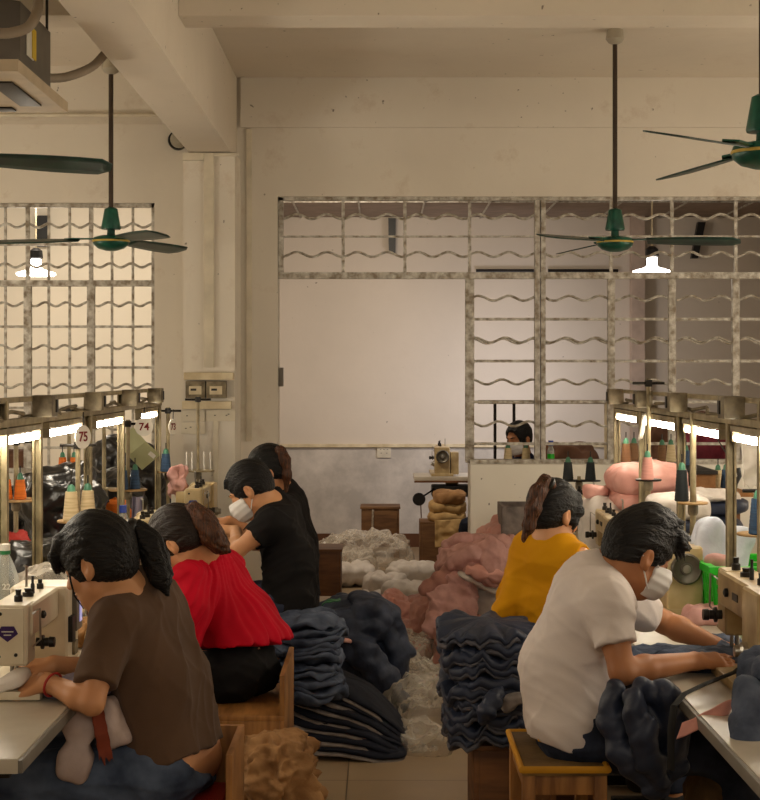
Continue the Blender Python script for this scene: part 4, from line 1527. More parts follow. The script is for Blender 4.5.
def make_person(name, label, J, skin, clothes):
    """J holds the joints in the world; clothes is a list of functions that build the clothing as children"""
    c, f, u = V(J['head']), V(J['f']).normalized(), V(J['u'])
    R = rotm(f, u)
    J['R'] = R
    J['lat'] = (V(J['shR']) - V(J['shL'])).normalized()
    b = J.get('build', 1.0)
    s = SDF(J.get('h', .0055))
    J['L'] = head(s, c, R, J.get('hs', 1.0))
    L = J['L']
    nk = J.get('neck', .050)
    s.chain([V(L(0, -.022, -.05)), V(L(0, -.030, -.085)) * .5 + V(J['nb']) * .5, V(J['nb']), V(J['t0'])], [nk, nk * .98, nk * 1.08, .06], .03)
    spine(s, J)
    am = J.get('arm', 1.0)
    for q in ('L', 'R'):
        sh, el, wr = V(J['sh' + q]), V(J['el' + q]), V(J['wr' + q])
        s.chain([sh, sh.lerp(el, .45), el], [.048 * am * b, .042 * am, .034 * am], .02)
        s.chain([el, el.lerp(wr, .3), wr], [.034 * am, .037 * am, .0245 * am], .015)
        if ('hd' + q) in J:
            hd = J['hd' + q]
            hand(s, wr, hd[0], hd[1], hd[2], curl=hd[3] if len(hd) > 3 else .45, sc=J.get('hsc', 1.0))
        if ('hip' + q) in J:
            hp, kn, an = V(J['hip' + q]), V(J['kn' + q]), V(J['an' + q])
            s.chain([hp, kn], [.088 * b, .058], .04)
            s.chain([kn, kn.lerp(an, .3), an], [.056, .054, .036], .03)
            fd = V(J['tf']).normalized()
            s.cap(an - fd * .03 - V((0, 0, .03)), an + fd * .14 - V((0, 0, .045)), .036, .030, .03)
    root = s.mesh(name, skin)
    root.data.name = name
    tag(root, label, 'person')
    for fn in clothes:
        fn(root, J)
    # eyes looking down, and brows
    for q in (-1, 1):
        e = SDF(.0022)
        e.cap(L(q * .021, .0885, -.006), L(q * .032, .0915, -.009), .0026, .0028, .004)
        e.cap(L(q * .032, .0915, -.009), L(q * .044, .084, -.006), .0028, .002, .004)
        e.mesh('eyelashes', M['lash'], root)
        e = SDF(.0025)
        e.cap(L(q * .014, .0945, .022), L(q * .032, .0925, .028), .0040, .0040, .004)
        e.cap(L(q * .032, .0925, .028), L(q * .050, .076, .025), .0040, .0022, .004)
        e.mesh('eyebrow', M['lash'], root)
    if J.get('lips', True):
        e = SDF(.0022)
        e.ell(L(0, .0965, -.0635), (.020, .0085, .0045), R, .004)
        e.ell(L(0, .0945, -.0735), (.017, .0085, .0055), R, .004)
        e.mesh('lips', M['lip'], root)
    return root


def strands(c, R, seed, amp=.003, n=34):
    """ridges of hair running from the brow to the back of the head"""
    c = np.array(c, dtype=np.float32)
    g = np.random.default_rng(seed)
    ph = g.uniform(0, 6.28, 4)

    def fn(P):
        q = (P - c) @ R.T
        a = np.arctan2(q[..., 0], q[..., 2] + .05)
        b = q[..., 1]
        return amp * (np.sin(a * n + ph[0] + b * 20) + .6 * np.sin(a * n * 1.9 + ph[1] - b * 26) + .5 * np.sin(a * n * .5 + ph[2] + b * 14)) / 1.6
    return fn


def hair_cap(s, L, R, th=.012, low=-.045, bang=0.0, top=0.0, fw=0.0, tilt=.55, wide=.098):
    """the hair over the skull: open at the face and round the ears"""
    s.ell(L(0, -.006 + fw, .032 + top * .5), (.075 + th, .092 + th * .7, .085 + th + top * .5), R, .02)
    s.ell(L(0, -.012, .028), (.085, .107, .097), R, .02)
    s.ell(L(0, -.048, -.026), (.060 + th * .4, .048 + th * .3, .052), R, .03)
    s.ell(L(0, .122, -.035 - bang), (wide, .085, .110), R, .010, 's')
    s.plane(L(0, 0, low), tuple(-R[2] + tilt * R[1]), .01)
    for q in (-1, 1):
        s.ell(L(q * .094, -.004, -.018), (.026, .019, .031), R, .006, 's')


def pony(root, pts, rs, m, seed=0, amp=.004, name='ponytail', n=26):
    s = SDF(.005)
    s.chain(pts, rs, .02)
    ax = np.array([list(p) for p in pts], dtype=np.float32)
    g = np.random.default_rng(seed)
    dirs = g.normal(size=(5, 3))
    main = ax[-1] - ax[0]
    main /= np.linalg.norm(main)
    dirs -= np.outer(dirs @ main, main)
    dirs /= np.linalg.norm(dirs, axis=1, keepdims=True)
    fr = g.uniform(260, 480, 5)
    ph = g.uniform(0, 6, 5)
    fn = lambda P: amp * np.sin((P @ dirs.T) * fr + ph + (P @ main)[..., None] * 18).sum(-1) / 2.2
    return s.mesh(name, m, root, fn)


def cloth(m, name, build, disp=None, h=.006):
    def fn(root, J):
        s = SDF(h)
        build(s, J)
        d = disp(J) if disp else None
        return s.mesh(name, m, root, d)
    return fn


def folds(seed, amp, along, fr=9, warp=.9):
    """long soft folds running along a direction"""
    al = V(along).normalized()
    g = np.random.default_rng(seed)
    dirs = g.normal(size=(6, 3))
    a = np.array(al)
    dirs -= np.outer(dirs @ a, a) * warp
    dirs /= np.linalg.norm(dirs, axis=1, keepdims=True)
    f = fr * g.uniform(.6, 1.7, 6) * 2 * PI
    ph = g.uniform(0, 6, 6)
    wv = waves(seed + 5, 2.2, 1.2)

    def fn(P):
        w_ = wv(P)[..., None]
        v = 1 - np.abs(np.sin((P @ dirs.T) * f * .5 + ph + w_))
        return -amp * (v ** 2.4 - .15).sum(-1) * .9
    return fn


def mask_part(root, J, sag=0.0):
    L, R = J['L'], J['R']
    s = SDF(.0032)
    s.ell(L(0, .040, -.045), (.068, .088, .070), R, .02)
    s.ell(L(0, .068, -.058), (.058, .060, .060), R, .03)
    s.ell(L(0, .100, -.030), (.026, .032, .026), R, .03)
    s.plane(L(0, .0, -.020), tuple(R[2] - .12 * R[1]), .004)
    s.plane(L(0, .0, -.112), tuple(-R[2] + .05 * R[1]), .006)
    s.plane(L(0, .035, 0), tuple(-R[1]), .004)
    Lc = np.array(L(0, 0, 0), dtype=np.float32)
    fn = lambda P: .0011 * np.sin(((P - Lc) @ R[2]) * 2 * PI / .026)
    o = s.mesh('face_mask', M['mask'], root, fn)
    for q in (-1, 1):
        MB().tube([V(L(q * .064, .045, -.020)), V(L(q * .079, .010, .012)), V(L(q * .084, -.018, .012)), V(L(q * .083, -.030, -.012)), V(L(q * .076, -.012, -.040)), V(L(q * .060, .040, -.088))], .0024, 6).build('ear_loop', M['mask'], o)


def jeans(m, seed=3, wide=.010, top=.02, seatz=None):
    def b(s, J):
        t1, t2 = V(J['t1']), V(J['t2'])
        bb = J.get('build', 1.0)
        s.fcap(t2.lerp(t1, .30), t2, .088 * bb + .009, .098 * bb + .010, J['lat'], .076 * bb, .086 * bb, .05)
        for q in ('L', 'R'):
            hp, kn, an = V(J['hip' + q]), V(J['kn' + q]), V(J['an' + q])
            s.chain([hp, kn], [.092 * bb + wide, .062 + wide], .05)
            s.chain([kn, an], [.062 + wide, .048 + wide], .04)
            s.plane
        s.plane(t2.lerp(t1, J.get('waist', .38)), (t1 - t2) + V(J.get('wtilt', (0, 0, 0))), .006)
        zc = (V(J['anL']).z + V(J['anR']).z) / 2 - .01
        s.plane((0, 0, zc), (0, 0, -1), .004)
        if seatz is not None:
            pass
    return cloth(m, 'trousers', b, lambda J: folds(seed, .0045, V(J['knL']) - V(J['hipL']), 9, .4), .007)


def shoes(root, J):
    fd = V(J['tf']).normalized()
    for q in ('L', 'R'):
        an = V(J['an' + q])
        s = SDF(.006)
        s.cap(an - fd * .045 - V((0, 0, .040)), an + fd * .165 - V((0, 0, .052)), .044, .036, .03)
        s.plane((0, 0, an.z - .085), (0, 0, -1), .004)
        s.mesh('shoe', M['black'], root)


def legs(J, f, hw=.085, thigh=.43, drop=.02, shank=.40, seat=.47, spread=.05, back=0.0):
    """seated legs below the pelvis J['t2'], pointing along f"""
    f = V((f[0], f[1], 0)).normalized()
    l = V((-f.y, f.x, 0))
    J['tf'] = f
    t2 = V(J['t2'])
    for q, sg in (('L', 1), ('R', -1)):
        hp = t2 + l * hw * sg + f * .04 - V((0, 0, .02))
        kn = hp + f * thigh + l * spread * sg - V((0, 0, drop))
        an = V((kn.x, kn.y, .085)) + f * back
        J['hip' + q], J['kn' + q], J['an' + q] = hp, kn, an


def cuff_cut(s, a, b, q, half=.068):
    a, b = V(a), V(b)
    d = (b - a).normalized()
    e = a.lerp(b, q)
    r = d.orthogonal()
    s.box(e + d * .07, (half, .07, half), rotm(d, r), .004, .006, 's')


# ------------------------------------------------ the woman in the brown shirt
def W2(px, py, d):
    return W(px, py, d)


f = V((-.80, .52, 0)).normalized()
J = dict(head=W(100, 561, 4.36), f=(-.85, .39, -.36), u=(0, 0, 1), nb=W(134, 588, 4.42), t0=W(139, 613, 4.45), t1=W(163, 684, 4.47), t2=W(177, 760, 4.45),
         shL=W(113, 620, 4.30), shR=W(166, 617, 4.60), elL=W(92, 703, 4.18), wrL=W(47, 682, 4.27), elR=W(112, 672, 4.62), wrR=W(54, 664, 4.50), neck=.046, build=.95, arm=.93, hs=1.0,
         hdL=((-.85, .35, -.28), (-.1, -.5, .9), (0, 1, .2), .55), hdR=((-1, -.1, -.1), (0, -.2, 1), (0, -1, .1), .5))
legs(J, (-1, .12), thigh=.42)
J['waist'] = .42
J['wtilt'] = (0.3, 0, 0)


def shirt_brown(s, J):
    spine(s, J, .014)
    t1, t2 = V(J['t1']), V(J['t2'])
    s.cap(J['nb'], V(J['t0']), .062, .075, .05)
    for q in ('L', 'R'):
        sh, el = V(J['sh' + q]), V(J['el' + q])
        e = sh.lerp(el, .80)
        s.chain([sh, e], [.058, .056], .025)
    e = V(J['shL']).lerp(V(J['elL']), .80)
    d = V(J['elL']) - V(J['shL'])
    # hem and cuffs
    cuff_cut(s, J['shL'], J['elL'], .78)
    s.plane(W(182, 754, 4.45), (t2 - t1).normalized() + V((.10, 0, 0)), .004)
    L = J['L']
    s.ell(V(J['nb']) + V((-.035, .02, .045)), (.060, .060, .050), None, .012, 's')


def hair_brown_woman(root, J):
    L, R = J['L'], J['R']
    s = SDF(.0048)
    hair_cap(s, L, R, th=.019, low=-.060, bang=.012, top=.008, fw=.006, tilt=.25)
    s.ell(L(0, .058, .062), (.070, .056, .046), R, .02)
    for i in range(13):
        a = -.066 + i * .011
        w_ = 1 - (a / .09) ** 2
        s.chain([V(L(a, .060, .082)), V(L(a * 1.05, .080 + .034 * w_, .050)), V(L(a * 1.05, .086 + .034 * w_, .010 - .010 * (i % 2)))], [.020, .010, .0025], .012)
    s.mesh('hair', M['hair'], root, strands(L(0, 0, 0), R, 3, .0022, 38))
    pr = W(129, 534, 4.40)
    s = SDF(.005)
    for k in range(8):
        a = k * PI / 4
        s.cap(pr + V((.006, .027 * math.cos(a), .030 * math.sin(a))), pr + V((.010, .027 * math.cos(a + .7), .030 * math.sin(a + .7))), .015, None, .008)
    s.mesh('scrunchie', M['black'], root, waves(4, 14, .003))
    pony(root, [pr, W(139, 532, 4.40), W(149, 543, 4.39), W(156, 560, 4.39), W(161, 577, 4.38), W(167, 593, 4.37)], [.018, .026, .034, .035, .028, .007], M['hair'], 2, .003)
    MB().tube([V(L(-.074, .050, .02)), V(L(-.077, .056, -.03)), V(L(-.066, .066, -.07)), V(L(-.052, .060, -.11))], [.004, .003, .0025, .001], 6).build('hair_lock', M['hair'], root)


def bracelet(root, J):
    w_, e = V(J['wrL']), V(J['elL'])
    d = (w_ - e).normalized()
    c = w_ - d * .022
    x = d.orthogonal().normalized()
    y = d.cross(x)
    MB().tube([c + (x * math.cos(a) + y * math.sin(a)) * .0315 for a in [i * PI / 10 for i in range(20)]], .0036, 6, closed=True).build('bracelet', M['redcloth'], root)


make_person('person', 'woman in brown short sleeved top, black ponytail with scrunchie, bent over the cream white machine', J, M['skin'], [
    cloth(M['sh_brown'], 'top', shirt_brown, lambda J: (lambda a, b: (lambda P: a(P) + b(P)))(folds(11, .0035, (.6, .1, .8), 7), waves(2, 3.5, .003)), .0055),
    jeans(M['jeans'], 4, .008), shoes, hair_brown_woman, bracelet])

# ------------------------------------------------ the woman in red
J = dict(head=W(179, 539, 5.86), f=(-.72, .42, -.66), u=(-.6, .1, .9), nb=W(210, 553, 5.93), t0=W(207, 579, 5.95), t1=W(239, 624, 6.0), t2=W(246, 668, 5.95),
         shL=W(189, 580, 5.79), shR=W(226, 569, 6.10), elL=W(180, 640, 5.72), wrL=W(140, 640, 5.75), elR=W(200, 620, 6.2), wrR=W(150, 622, 5.95), neck=.046, build=.89, arm=.9,
         hdL=((-1, .1, -.1), (0, 0, 1), (0, 1, 0), .5), hdR=((-1, -.1, -.1), (0, 0, 1), (0, -1, 0), .5))
legs(J, (-1, .1), thigh=.42)
J['waist'] = .62


def shirt_red(s, J):
    spine(s, J, .020)
    t1, t2 = V(J['t1']), V(J['t2'])
    s.chain([V(J['nb']) + V((0, 0, .015)), V(J['t0'])], [.060, .085], .05)
    # flared back hem
    s.fcap(t1, W(251, 645, 5.98), .105, .118, J['lat'], .08, .105, .05)
    for q in ('L', 'R'):
        sh, el = V(J['sh' + q]), V(J['el' + q])
        s.chain([sh, sh.lerp(el, .45), sh.lerp(el, .95)], [.066, .085, .070], .04)
    s.plane(W(250, 643, 5.95), V((.06, -.10, -1)), .004)
    s.ell(V(J['nb']) + V((-.045, .02, .05)), (.055, .055, .045), None, .012, 's')


def red_folds(J):
    g0 = np.array(J['nb'], dtype=np.float32)
    ax = np.array((V(J['t2']) - V(J['nb'])).normalized())
    lat = np.array(J['lat'])
    w_ = waves(9, 2.2, .5)

    def fn(P):
        q = P - g0
        a = np.clip(q @ ax, .02, 1)
        th = np.arctan2(q @ lat, a + .12)
        amp = .004 + .009 * np.clip(a / .35, 0, 1)
        v = np.sin(th * 30 + w_(P) * 2.2)
        return amp * v * (.55 + .45 * np.sin(th * 11 + 1)) + .003 * np.sin(th * 71)
    return fn


def hair_red_woman(root, J):
    L, R = J['L'], J['R']
    s = SDF(.0052)
    hair_cap(s, L, R, th=.014, low=-.055, bang=.0, tilt=.35)
    s.chain([V(L(-.05, .06, .07)), V(L(-.070, .07, .02)), V(L(-.074, .052, -.03))], [.028, .016, .004], .02)
    s.mesh('hair', mat('dark_brown_hair', (38, 24, 16), .38, scale=30, col2=(16, 11, 9), spec=.3, bump=.9, bscale=5, stretch=(4, 40, 26)), root, strands(L(0, 0, 0), R, 5, .0024, 36))
    pony(root, [W(184, 515, 5.84), W(193, 513, 5.84), W(202, 521, 5.83), W(211, 534, 5.82), W(220, 545, 5.82), W(229, 552, 5.82)], [.024, .036, .046, .043, .032, .006], M['hair_brown'], 6, .003)


make_person('person', 'woman in scarlet blouse and black jeans with brown ponytail, leaning far forward', J, M['skin'], [
    cloth(M['sh_red'], 'blouse', shirt_red, red_folds, .0058), jeans(M['pants_black'], 6, .010), shoes, hair_red_woman])

# ------------------------------------------------ the man in black
J = dict(head=W(251, 489, 7.1), f=(-.76, .20, -.58), u=(0, 0, 1), nb=W(273, 505, 7.15), t0=W(278, 519, 7.15), t1=W(291, 562, 7.18), t2=W(291, 606, 7.15),
         shL=W(272, 523, 6.97), shR=W(283, 519, 7.34), elL=W(238, 550, 6.95), wrL=W(236, 531, 7.25), elR=W(262, 540, 7.5), wrR=W(229, 521, 7.48), neck=.054, build=1.02, arm=1.0,
         hdL=((-1, .25, .05), (.1, -.4, 1), (0, 1, .3), .55), hdR=((-1, -.1, -.08), (0, -.2, 1), (0, -1, .2), .5), lips=False)
legs(J, (-1, .05), thigh=.44)


def tshirt(inf, slv, hem, hn, neck_r=.070, collar=(-.03, 0, .045), cuff=.058, neck=(.060, .05, .05), k=.05, cut=None, half=.068):
    def b(s, J):
        spine(s, J, inf, k)
        s.chain([V(J['nb']), V(J['t0'])], [neck_r, .085], .04)
        for q in ('L', 'R'):
            sh, el = V(J['sh' + q]), V(J['el' + q])
            e = sh.lerp(el, slv)
            s.chain([sh, e], [.060, cuff], .025)
        if cut:
            cuff_cut(s, J['sh' + cut], J['el' + cut], slv, half)
        s.plane(hem, hn, .004)
        s.ell(V(J['nb']) + V(collar), neck, None, .01, 's')
    return b


def hair_black_man(root, J):
    L, R = J['L'], J['R']
    s = SDF(.005)
    hair_cap(s, L, R, th=.010, low=-.036, bang=-.012, top=.006, tilt=.35)
    for i in range(9):
        a = -.056 + i * .014
        s.cap(L(a, .055, .086), L(a * 1.05, .082, .062 + .006 * (i % 2)), .011, .003, .01)
    s.mesh('hair', M['hair'], root, strands(L(0, 0, 0), R, 7, .0024, 30))


make_person('person', 'man in black T-shirt and white face mask sewing in front of the column', J, M['skin'], [
    cloth(M['sh_black'], 'tshirt', tshirt(.015, .52, W(290, 612, 7.15), (.05, 0, -1), cut='L', half=.06), lambda J: folds(15, .006, (.8, 0, .5), 6), .0065),
    jeans(M['jeans_dark'], 8, .010), shoes, hair_black_man, mask_part])

# ------------------------------------------------ the woman with the earbud
J = dict(head=W(269, 470, 7.98), f=(-.9, .1, -.34), u=(-.25, 0, 1), nb=W(284, 490, 8.03), t0=W(288, 505, 8.05), t1=W(297, 545, 8.08), t2=W(298, 594, 8.0),
         shL=W(283, 508, 7.88), shR=W(292, 505, 8.22), elL=W(262, 545, 7.85), wrL=W(236, 540, 7.95), elR=W(268, 540, 8.3), wrR=W(232, 538, 8.2), neck=.045, build=.9, arm=.88,
         hdL=((-1, .1, -.05), (0, 0, 1), (0, 1, 0), .5), hdR=((-1, -.1, -.08), (0, 0, 1), (0, -1, 0), .5), h=.006)
legs(J, (-1, .05), thigh=.40)


def hair_far_woman(root, J):
    L, R = J['L'], J['R']
    s = SDF(.006)
    hair_cap(s, L, R, th=.013, low=-.045, tilt=.35)
    s.mesh('hair', M['hair'], root, strands(L(0, 0, 0), R, 9, .0024, 32))
    pony(root, [W(275, 453, 7.95), W(280, 451, 7.93), W(285, 460, 7.92), W(287, 475, 7.92), W(286, 492, 7.93)], [.018, .024, .026, .022, .008], M['hair_brown'], 8, .002)
    tag(MB().lathe(V(L(-.088, -.004, -.022)), [(.006, 0), (.007, .004), (.001, .008)], tuple(-R[0]), 12).build('earbud', M['mask'], root))
    MB().tube([W(273, 452, 7.94), W(275, 455, 7.935), W(275.5, 459, 7.945)], .012, 8).build('hair_tie', M['paper_white'], root)


make_person('person', 'woman in black top with earbud and ponytail, half hidden behind the man in black', J, M['skin'], [
    cloth(M['sh_black'], 'top', tshirt(.014, .6, W(298, 596, 8.0), (.05, 0, -1)), lambda J: folds(17, .004, (.8, 0, .5), 8), .0075),
    jeans(M['jeans_dark'], 8, .010), hair_far_woman])

# ------------------------------------------------ the woman in yellow
J = dict(head=W(553, 513, 5.95), f=(.72, .62, -.26), u=(.05, .1, 1), nb=W(557, 545, 5.93), t0=W(553, 560, 5.95), t1=W(541, 600, 6.0), t2=W(541, 650, 6.0),
         shL=W(528, 566, 6.0), shR=W(578, 559, 5.86), elL=W(505, 610, 5.98), wrL=W(560, 618, 6.32), elR=W(600, 612, 5.95), wrR=W(650, 616, 6.10), neck=.044, build=.94, arm=.9,
         hdL=((1, .2, -.05), (0, 0, 1), (0, -1, 0), .5), hdR=((1, .1, -.08), (0, 0, 1), (0, 1, 0), .5))
legs(J, (1, .15), thigh=.42)


def shirt_yellow(s, J):
    spine(s, J, .011, .05)
    s.chain([V(J['nb']) + V((-.01, 0, 0)), V(J['t0'])], [.062, .075], .05)
    sh, el = V(J['shL']), V(J['elL'])
    s.chain([sh, sh.lerp(el, .5), el, el.lerp(V(J['wrL']), .5)], [.054, .050, .046, .042], .012)
    sh, el = V(J['shR']), V(J['elR'])
    s.chain([sh.lerp(el, .0), sh.lerp(el, .45), el, el.lerp(V(J['wrR']), .4)], [.054, .050, .046, .042], .012)
    # the shoulder cut-out
    s.ell(sh.lerp(el, .10) + V((.028, -.045, .03)), (.052, .052, .048), None, .01, 's')
    s.plane(V(J['t2']) + V((0, 0, .03)), (0, 0, -1), .004)
    s.ell(V(J['nb']) + V((.025, .03, .055)), (.055, .055, .050), None, .01, 's')


def hair_yellow(root, J):
    L, R = J['L'], J['R']
    s = SDF(.005)
    hair_cap(s, L, R, th=.012, low=-.05, tilt=.4)
    s.chain([V(L(.05, .055, .07)), V(L(.075, .06, .02)), V(L(.079, .04, -.03)), V(L(.078, .035, -.06))], [.024, .014, .008, .003], .02)
    s.mesh('hair', M['hair'], root, strands(L(0, 0, 0), R, 12, .0024, 34))
    hb = M['hair_brown']
    pony(root, [W(551, 484, 5.86), W(545, 482, 5.85), W(538, 492, 5.82), W(533, 509, 5.80), W(529, 526, 5.80), W(523, 541, 5.80)], [.018, .024, .027, .026, .020, .006], hb, 13, .0025)
    MB().lathe(W(550, 485, 5.85), [(.024, -.01), (.03, 0), (.024, .012)], (-.7, 0, .5), 16).build('hair_tie', M['black'], root)


make_person('person', 'woman in mustard yellow top with shoulder cut-out, seen from behind', J, M['skin'], [
    cloth(M['sh_yellow'], 'top', shirt_yellow, lambda J: folds(19, .004, (.9, 0, .35), 6), .0058), jeans(M['jeans_dark'], 9, .010), shoes, hair_yellow])

# ------------------------------------------------ the man in white
J = dict(head=W(637, 553, 4.70), f=(.81, .36, -.43), u=(0, 0, 1), nb=W(601, 572, 4.72), t0=W(592, 598, 4.72), t1=W(566, 665, 4.75), t2=W(572, 722, 4.72),
         shL=W(604, 592, 4.90), shR=W(607, 603, 4.53), elL=W(664, 622, 5.0), wrL=W(715, 645, 4.90), elR=W(622, 672, 4.45), wrR=W(694, 661, 4.62), neck=.055, build=1.03, arm=1.04,
         hdL=((.9, -.25, -.28), (.2, -.3, 1), (0, -1, .1), .35), hdR=((1, .22, -.03), (0, -.35, 1), (0, 1, .3), .25), lips=False)
legs(J, (1, -.18), thigh=.44, hw=.10, spread=.03)
J['waist'] = .30


def hair_white_man(root, J):
    L, R = J['L'], J['R']
    s = SDF(.0046)
    hair_cap(s, L, R, th=.013, low=-.030, bang=-.010, top=.030, fw=.016, tilt=.30)
    g = np.random.default_rng(3)
    for i in range(110):
        a = g.uniform(-1.3, 1.3)
        b = g.uniform(-.9, 1.25)
        x, y, z = .086 * math.sin(a), .016 + .098 * math.sin(b), .047 + .108 * math.cos(a) * math.cos(b)
        if z < .06:
            continue
        s.cap(L(x * .97, y * .97, z * .97), L(x * 1.05 + g.uniform(-.012, .012), y * 1.02 + .020, z * 1.03 + g.uniform(-.006, .008)), .009, .0025, .008)
    for i in range(15):
        a = -.068 + i * .0095
        w_ = 1 - (a / .10) ** 2
        p = V(L(a, .070 + .035 * w_, .068))
        s.chain([V(L(a, .050 + .035 * w_, .095)), p, p + V((.012, .004, -.022 - .012 * (i % 3)))], [.014, .008, .0022], .007)
    s.chain([V(L(.074, .018, .03)), V(L(.077, .024, -.005)), V(L(.074, .026, -.02))], [.010, .007, .003], .006)
    s.mesh('hair', M['hair'], root, strands(L(0, 0, 0), R, 14, .0026, 30))


def belt_label(root, J):
    a = W(548, 738, 4.56)
    MB().box(tuple(a), (.05, .006, .036), .002, R=Matrix.Rotation(.35, 3, 'Y')).build('waist_label', M['yellow_trim'], root)
    MB().box(tuple(a + V((0, -.004, 0))), (.030, .003, .016), .001, R=Matrix.Rotation(.35, 3, 'Y')).build('waist_label', M['dark'], root)


def white_folds(J):
    a, b = folds(23, .0030, (.85, 0, -.5), 8), folds(24, .0036, (.9, 0, -.35), 4)
    return lambda P: a(P) + b(P)


make_person('person', 'man in white T-shirt, jeans and white mask with short black hair, sewing navy cloth', J, M['skin_dark'], [
    cloth(M['sh_white'], 'tshirt', tshirt(.031, .63, W(570, 737, 4.72), (-.22, 0, -1), cut='R', collar=(.055, 0, .045), cuff=.063, neck=(.060, .06, .05)), white_folds, .0055),
    jeans(M['jeans_dark'], 10, .008), shoes, hair_white_man, mask_part, belt_label])

# ------------------------------------------------ the man beyond the grille
J = dict(head=W(519, 438, 12.0), f=(-.75, -.6, -.25), u=(0, 0, 1), nb=W(523, 458, 12.06), t0=W(524, 468, 12.08), t1=W(528, 492, 12.1), t2=W(528, 520, 12.08),
         shL=W(535, 468, 11.95), shR=W(508, 468, 12.2), elL=W(530, 495, 11.8), wrL=W(510, 492, 11.75), elR=W(500, 493, 12.1), wrR=W(498, 492, 11.85), build=1.0, h=.009, lips=False,
         hdL=((-1, 0, -.05), (0, 0, 1), (0, 1, 0), .5), hdR=((-.3, -1, -.08), (0, 0, 1), (-1, 0, 0), .5))
legs(J, (-.75, -.6))


def hair_far_man(root, J):
    L, R = J['L'], J['R']
    s = SDF(.008)
    hair_cap(s, L, R, th=.012, low=-.04, bang=-.01, tilt=.35)
    s.mesh('hair', M['hair'], root, strands(L(0, 0, 0), R, 9, .0024, 22))


make_person('person', 'masked man in navy top seated in the inner room behind the grille', J, M['skin_dark'], [
    cloth(M['sh_navy'], 'tshirt', tshirt(.016, .7, W(528, 520, 12.08), (0, 0, -1)), None, .01), jeans(M['jeans_dark'], 10, .008), hair_far_man, mask_part])
# ============================================================ CLOTHES, BAGS, BOTTLES
SG = {}


def soft(name, label, cat, px, py, d, size, m, group=None, z0=None, **k):
    """a soft thing under pixel (px, py) at depth d, resting at height z0 when that is given"""
    c = W(px, py, d)
    if z0 is not None:
        c.z = z0 + size[2] / 2
    o = blob(name, (0, 0, 0), size, M[m], **k)
    o.location = c
    return tag(o, label, cat, group)


def quilted(name, label, pts, r, m, group=None, pitch=.085, depth=.012, h=.009, wide=None, lat=(0, 1, 0), amp=.004, seed=1, cat='jacket'):
    """a puffy tube or panel with seams across its length"""
    pts = [V(p) for p in pts]
    s = SDF(h)
    rs = r if isinstance(r, (list, tuple)) else [r] * len(pts)
    for i in range(len(pts) - 1):
        if wide:
            s.fcap(pts[i], pts[i + 1], rs[i], rs[i + 1], lat, wide[i], wide[i + 1], .03)
        else:
            s.cap(pts[i], pts[i + 1], rs[i], rs[i + 1], .03)
    A = np.array([list(p) for p in pts], dtype=np.float32)
    seg = np.linalg.norm(np.diff(A, axis=0), axis=1)
    cum = np.concatenate(([0], np.cumsum(seg)))
    wv = waves(seed, 5, amp)
    wb = waves(seed + 1, 3, .012)
    fo = folds(seed + 2, amp * .8, (.3, .3, 1), 9, .3)

    def fn(P):
        best = np.full(len(P), 1e9, dtype=np.float32)
        t_ = np.zeros(len(P), dtype=np.float32)
        for i in range(len(A) - 1):
            ba = A[i + 1] - A[i]
            t = np.clip((P - A[i]) @ ba / (ba @ ba), 0, 1)
            d = ((P - A[i] - t[:, None] * ba) ** 2).sum(-1)
            q = d < best
            best[q] = d[q]
            t_[q] = cum[i] + t[q] * seg[i]
        return depth * (1 - np.abs(np.sin(PI * (t_ + wb(P)) / pitch)) ** .6) + wv(P) + fo(P)
    o = s.mesh(name, M[m], None, fn)
    return tag(o, label, cat, group)


# ---- the pink jackets heaped against the sill wall
G = 'pink jackets heaped at the doorway'
soft('puffer_jacket', 'rose brown jacket lowest in the heap at doorway', 'jacket', 470, 0, 9.3, (.62, .6, .30), 'pink_brown', G, 0.0, quilt=(0, .11, .02), amp=.03, freq=5, seed=3, n=(110, 70), ridged=.055)
soft('padding_bundle', 'white padded bundle low in the pink heap behind dark stack', 'padding', 498, 0, 9.25, (.40, .5, .42), 'fluff', None, 0.0, quilt=(2, .10, .02), amp=.03, freq=5, seed=4, n=(110, 70))
soft('puffer_jacket', 'dusty pink jacket in the heart of the heap', 'jacket', 492, 0, 9.5, (.62, .55, .34), 'pink2', G, .25, quilt=(0, .12, .022), amp=.035, freq=5, seed=5, n=(110, 70), ridged=.06)
quilted('puffer_jacket', 'dusty pink jacket lying across the top of heap', [W(520, 548, 9.3), W(490, 548, 9.2), W(462, 556, 9.1), W(446, 566, 9.06)], [.06, .07, .065, .045], 'pink2', G, .085, .016, wide=[.12, .14, .13, .09], amp=.008, seed=6)
quilted('puffer_jacket', 'rolled pink jacket topmost on the heap', [W(527, 530, 9.5), W(508, 528, 9.45), W(492, 534, 9.4)], [.05, .062, .05], 'pink', G, .075, .014, wide=[.1, .12, .1], amp=.006, seed=7)
quilted('puffer_jacket', 'pink sleeve folded under the rolled topmost jacket', [W(480, 541, 9.15), W(462, 539, 9.15), W(447, 546, 9.2)], [.035, .042, .035], 'pink2', G, .06, .010, amp=.005, seed=26)
quilted('puffer_jacket', 'pink jacket front with buttons right of the stretched sleeve', [W(468, 566, 8.98), W(490, 562, 8.95), W(508, 568, 9.0)], [.04, .055, .045], 'pink2', G, .07, .012, wide=[.05, .08, .06], lat=(0, .3, 1), amp=.008, seed=27)
quilted('puffer_jacket', 'pink quilted sleeve stretched down the left of heap', [W(476, 553, 9.1), W(460, 563, 9.05), W(443, 579, 9.0), W(425, 590, 8.98)], [.05, .058, .056, .05], 'pink_brown', G, .075)
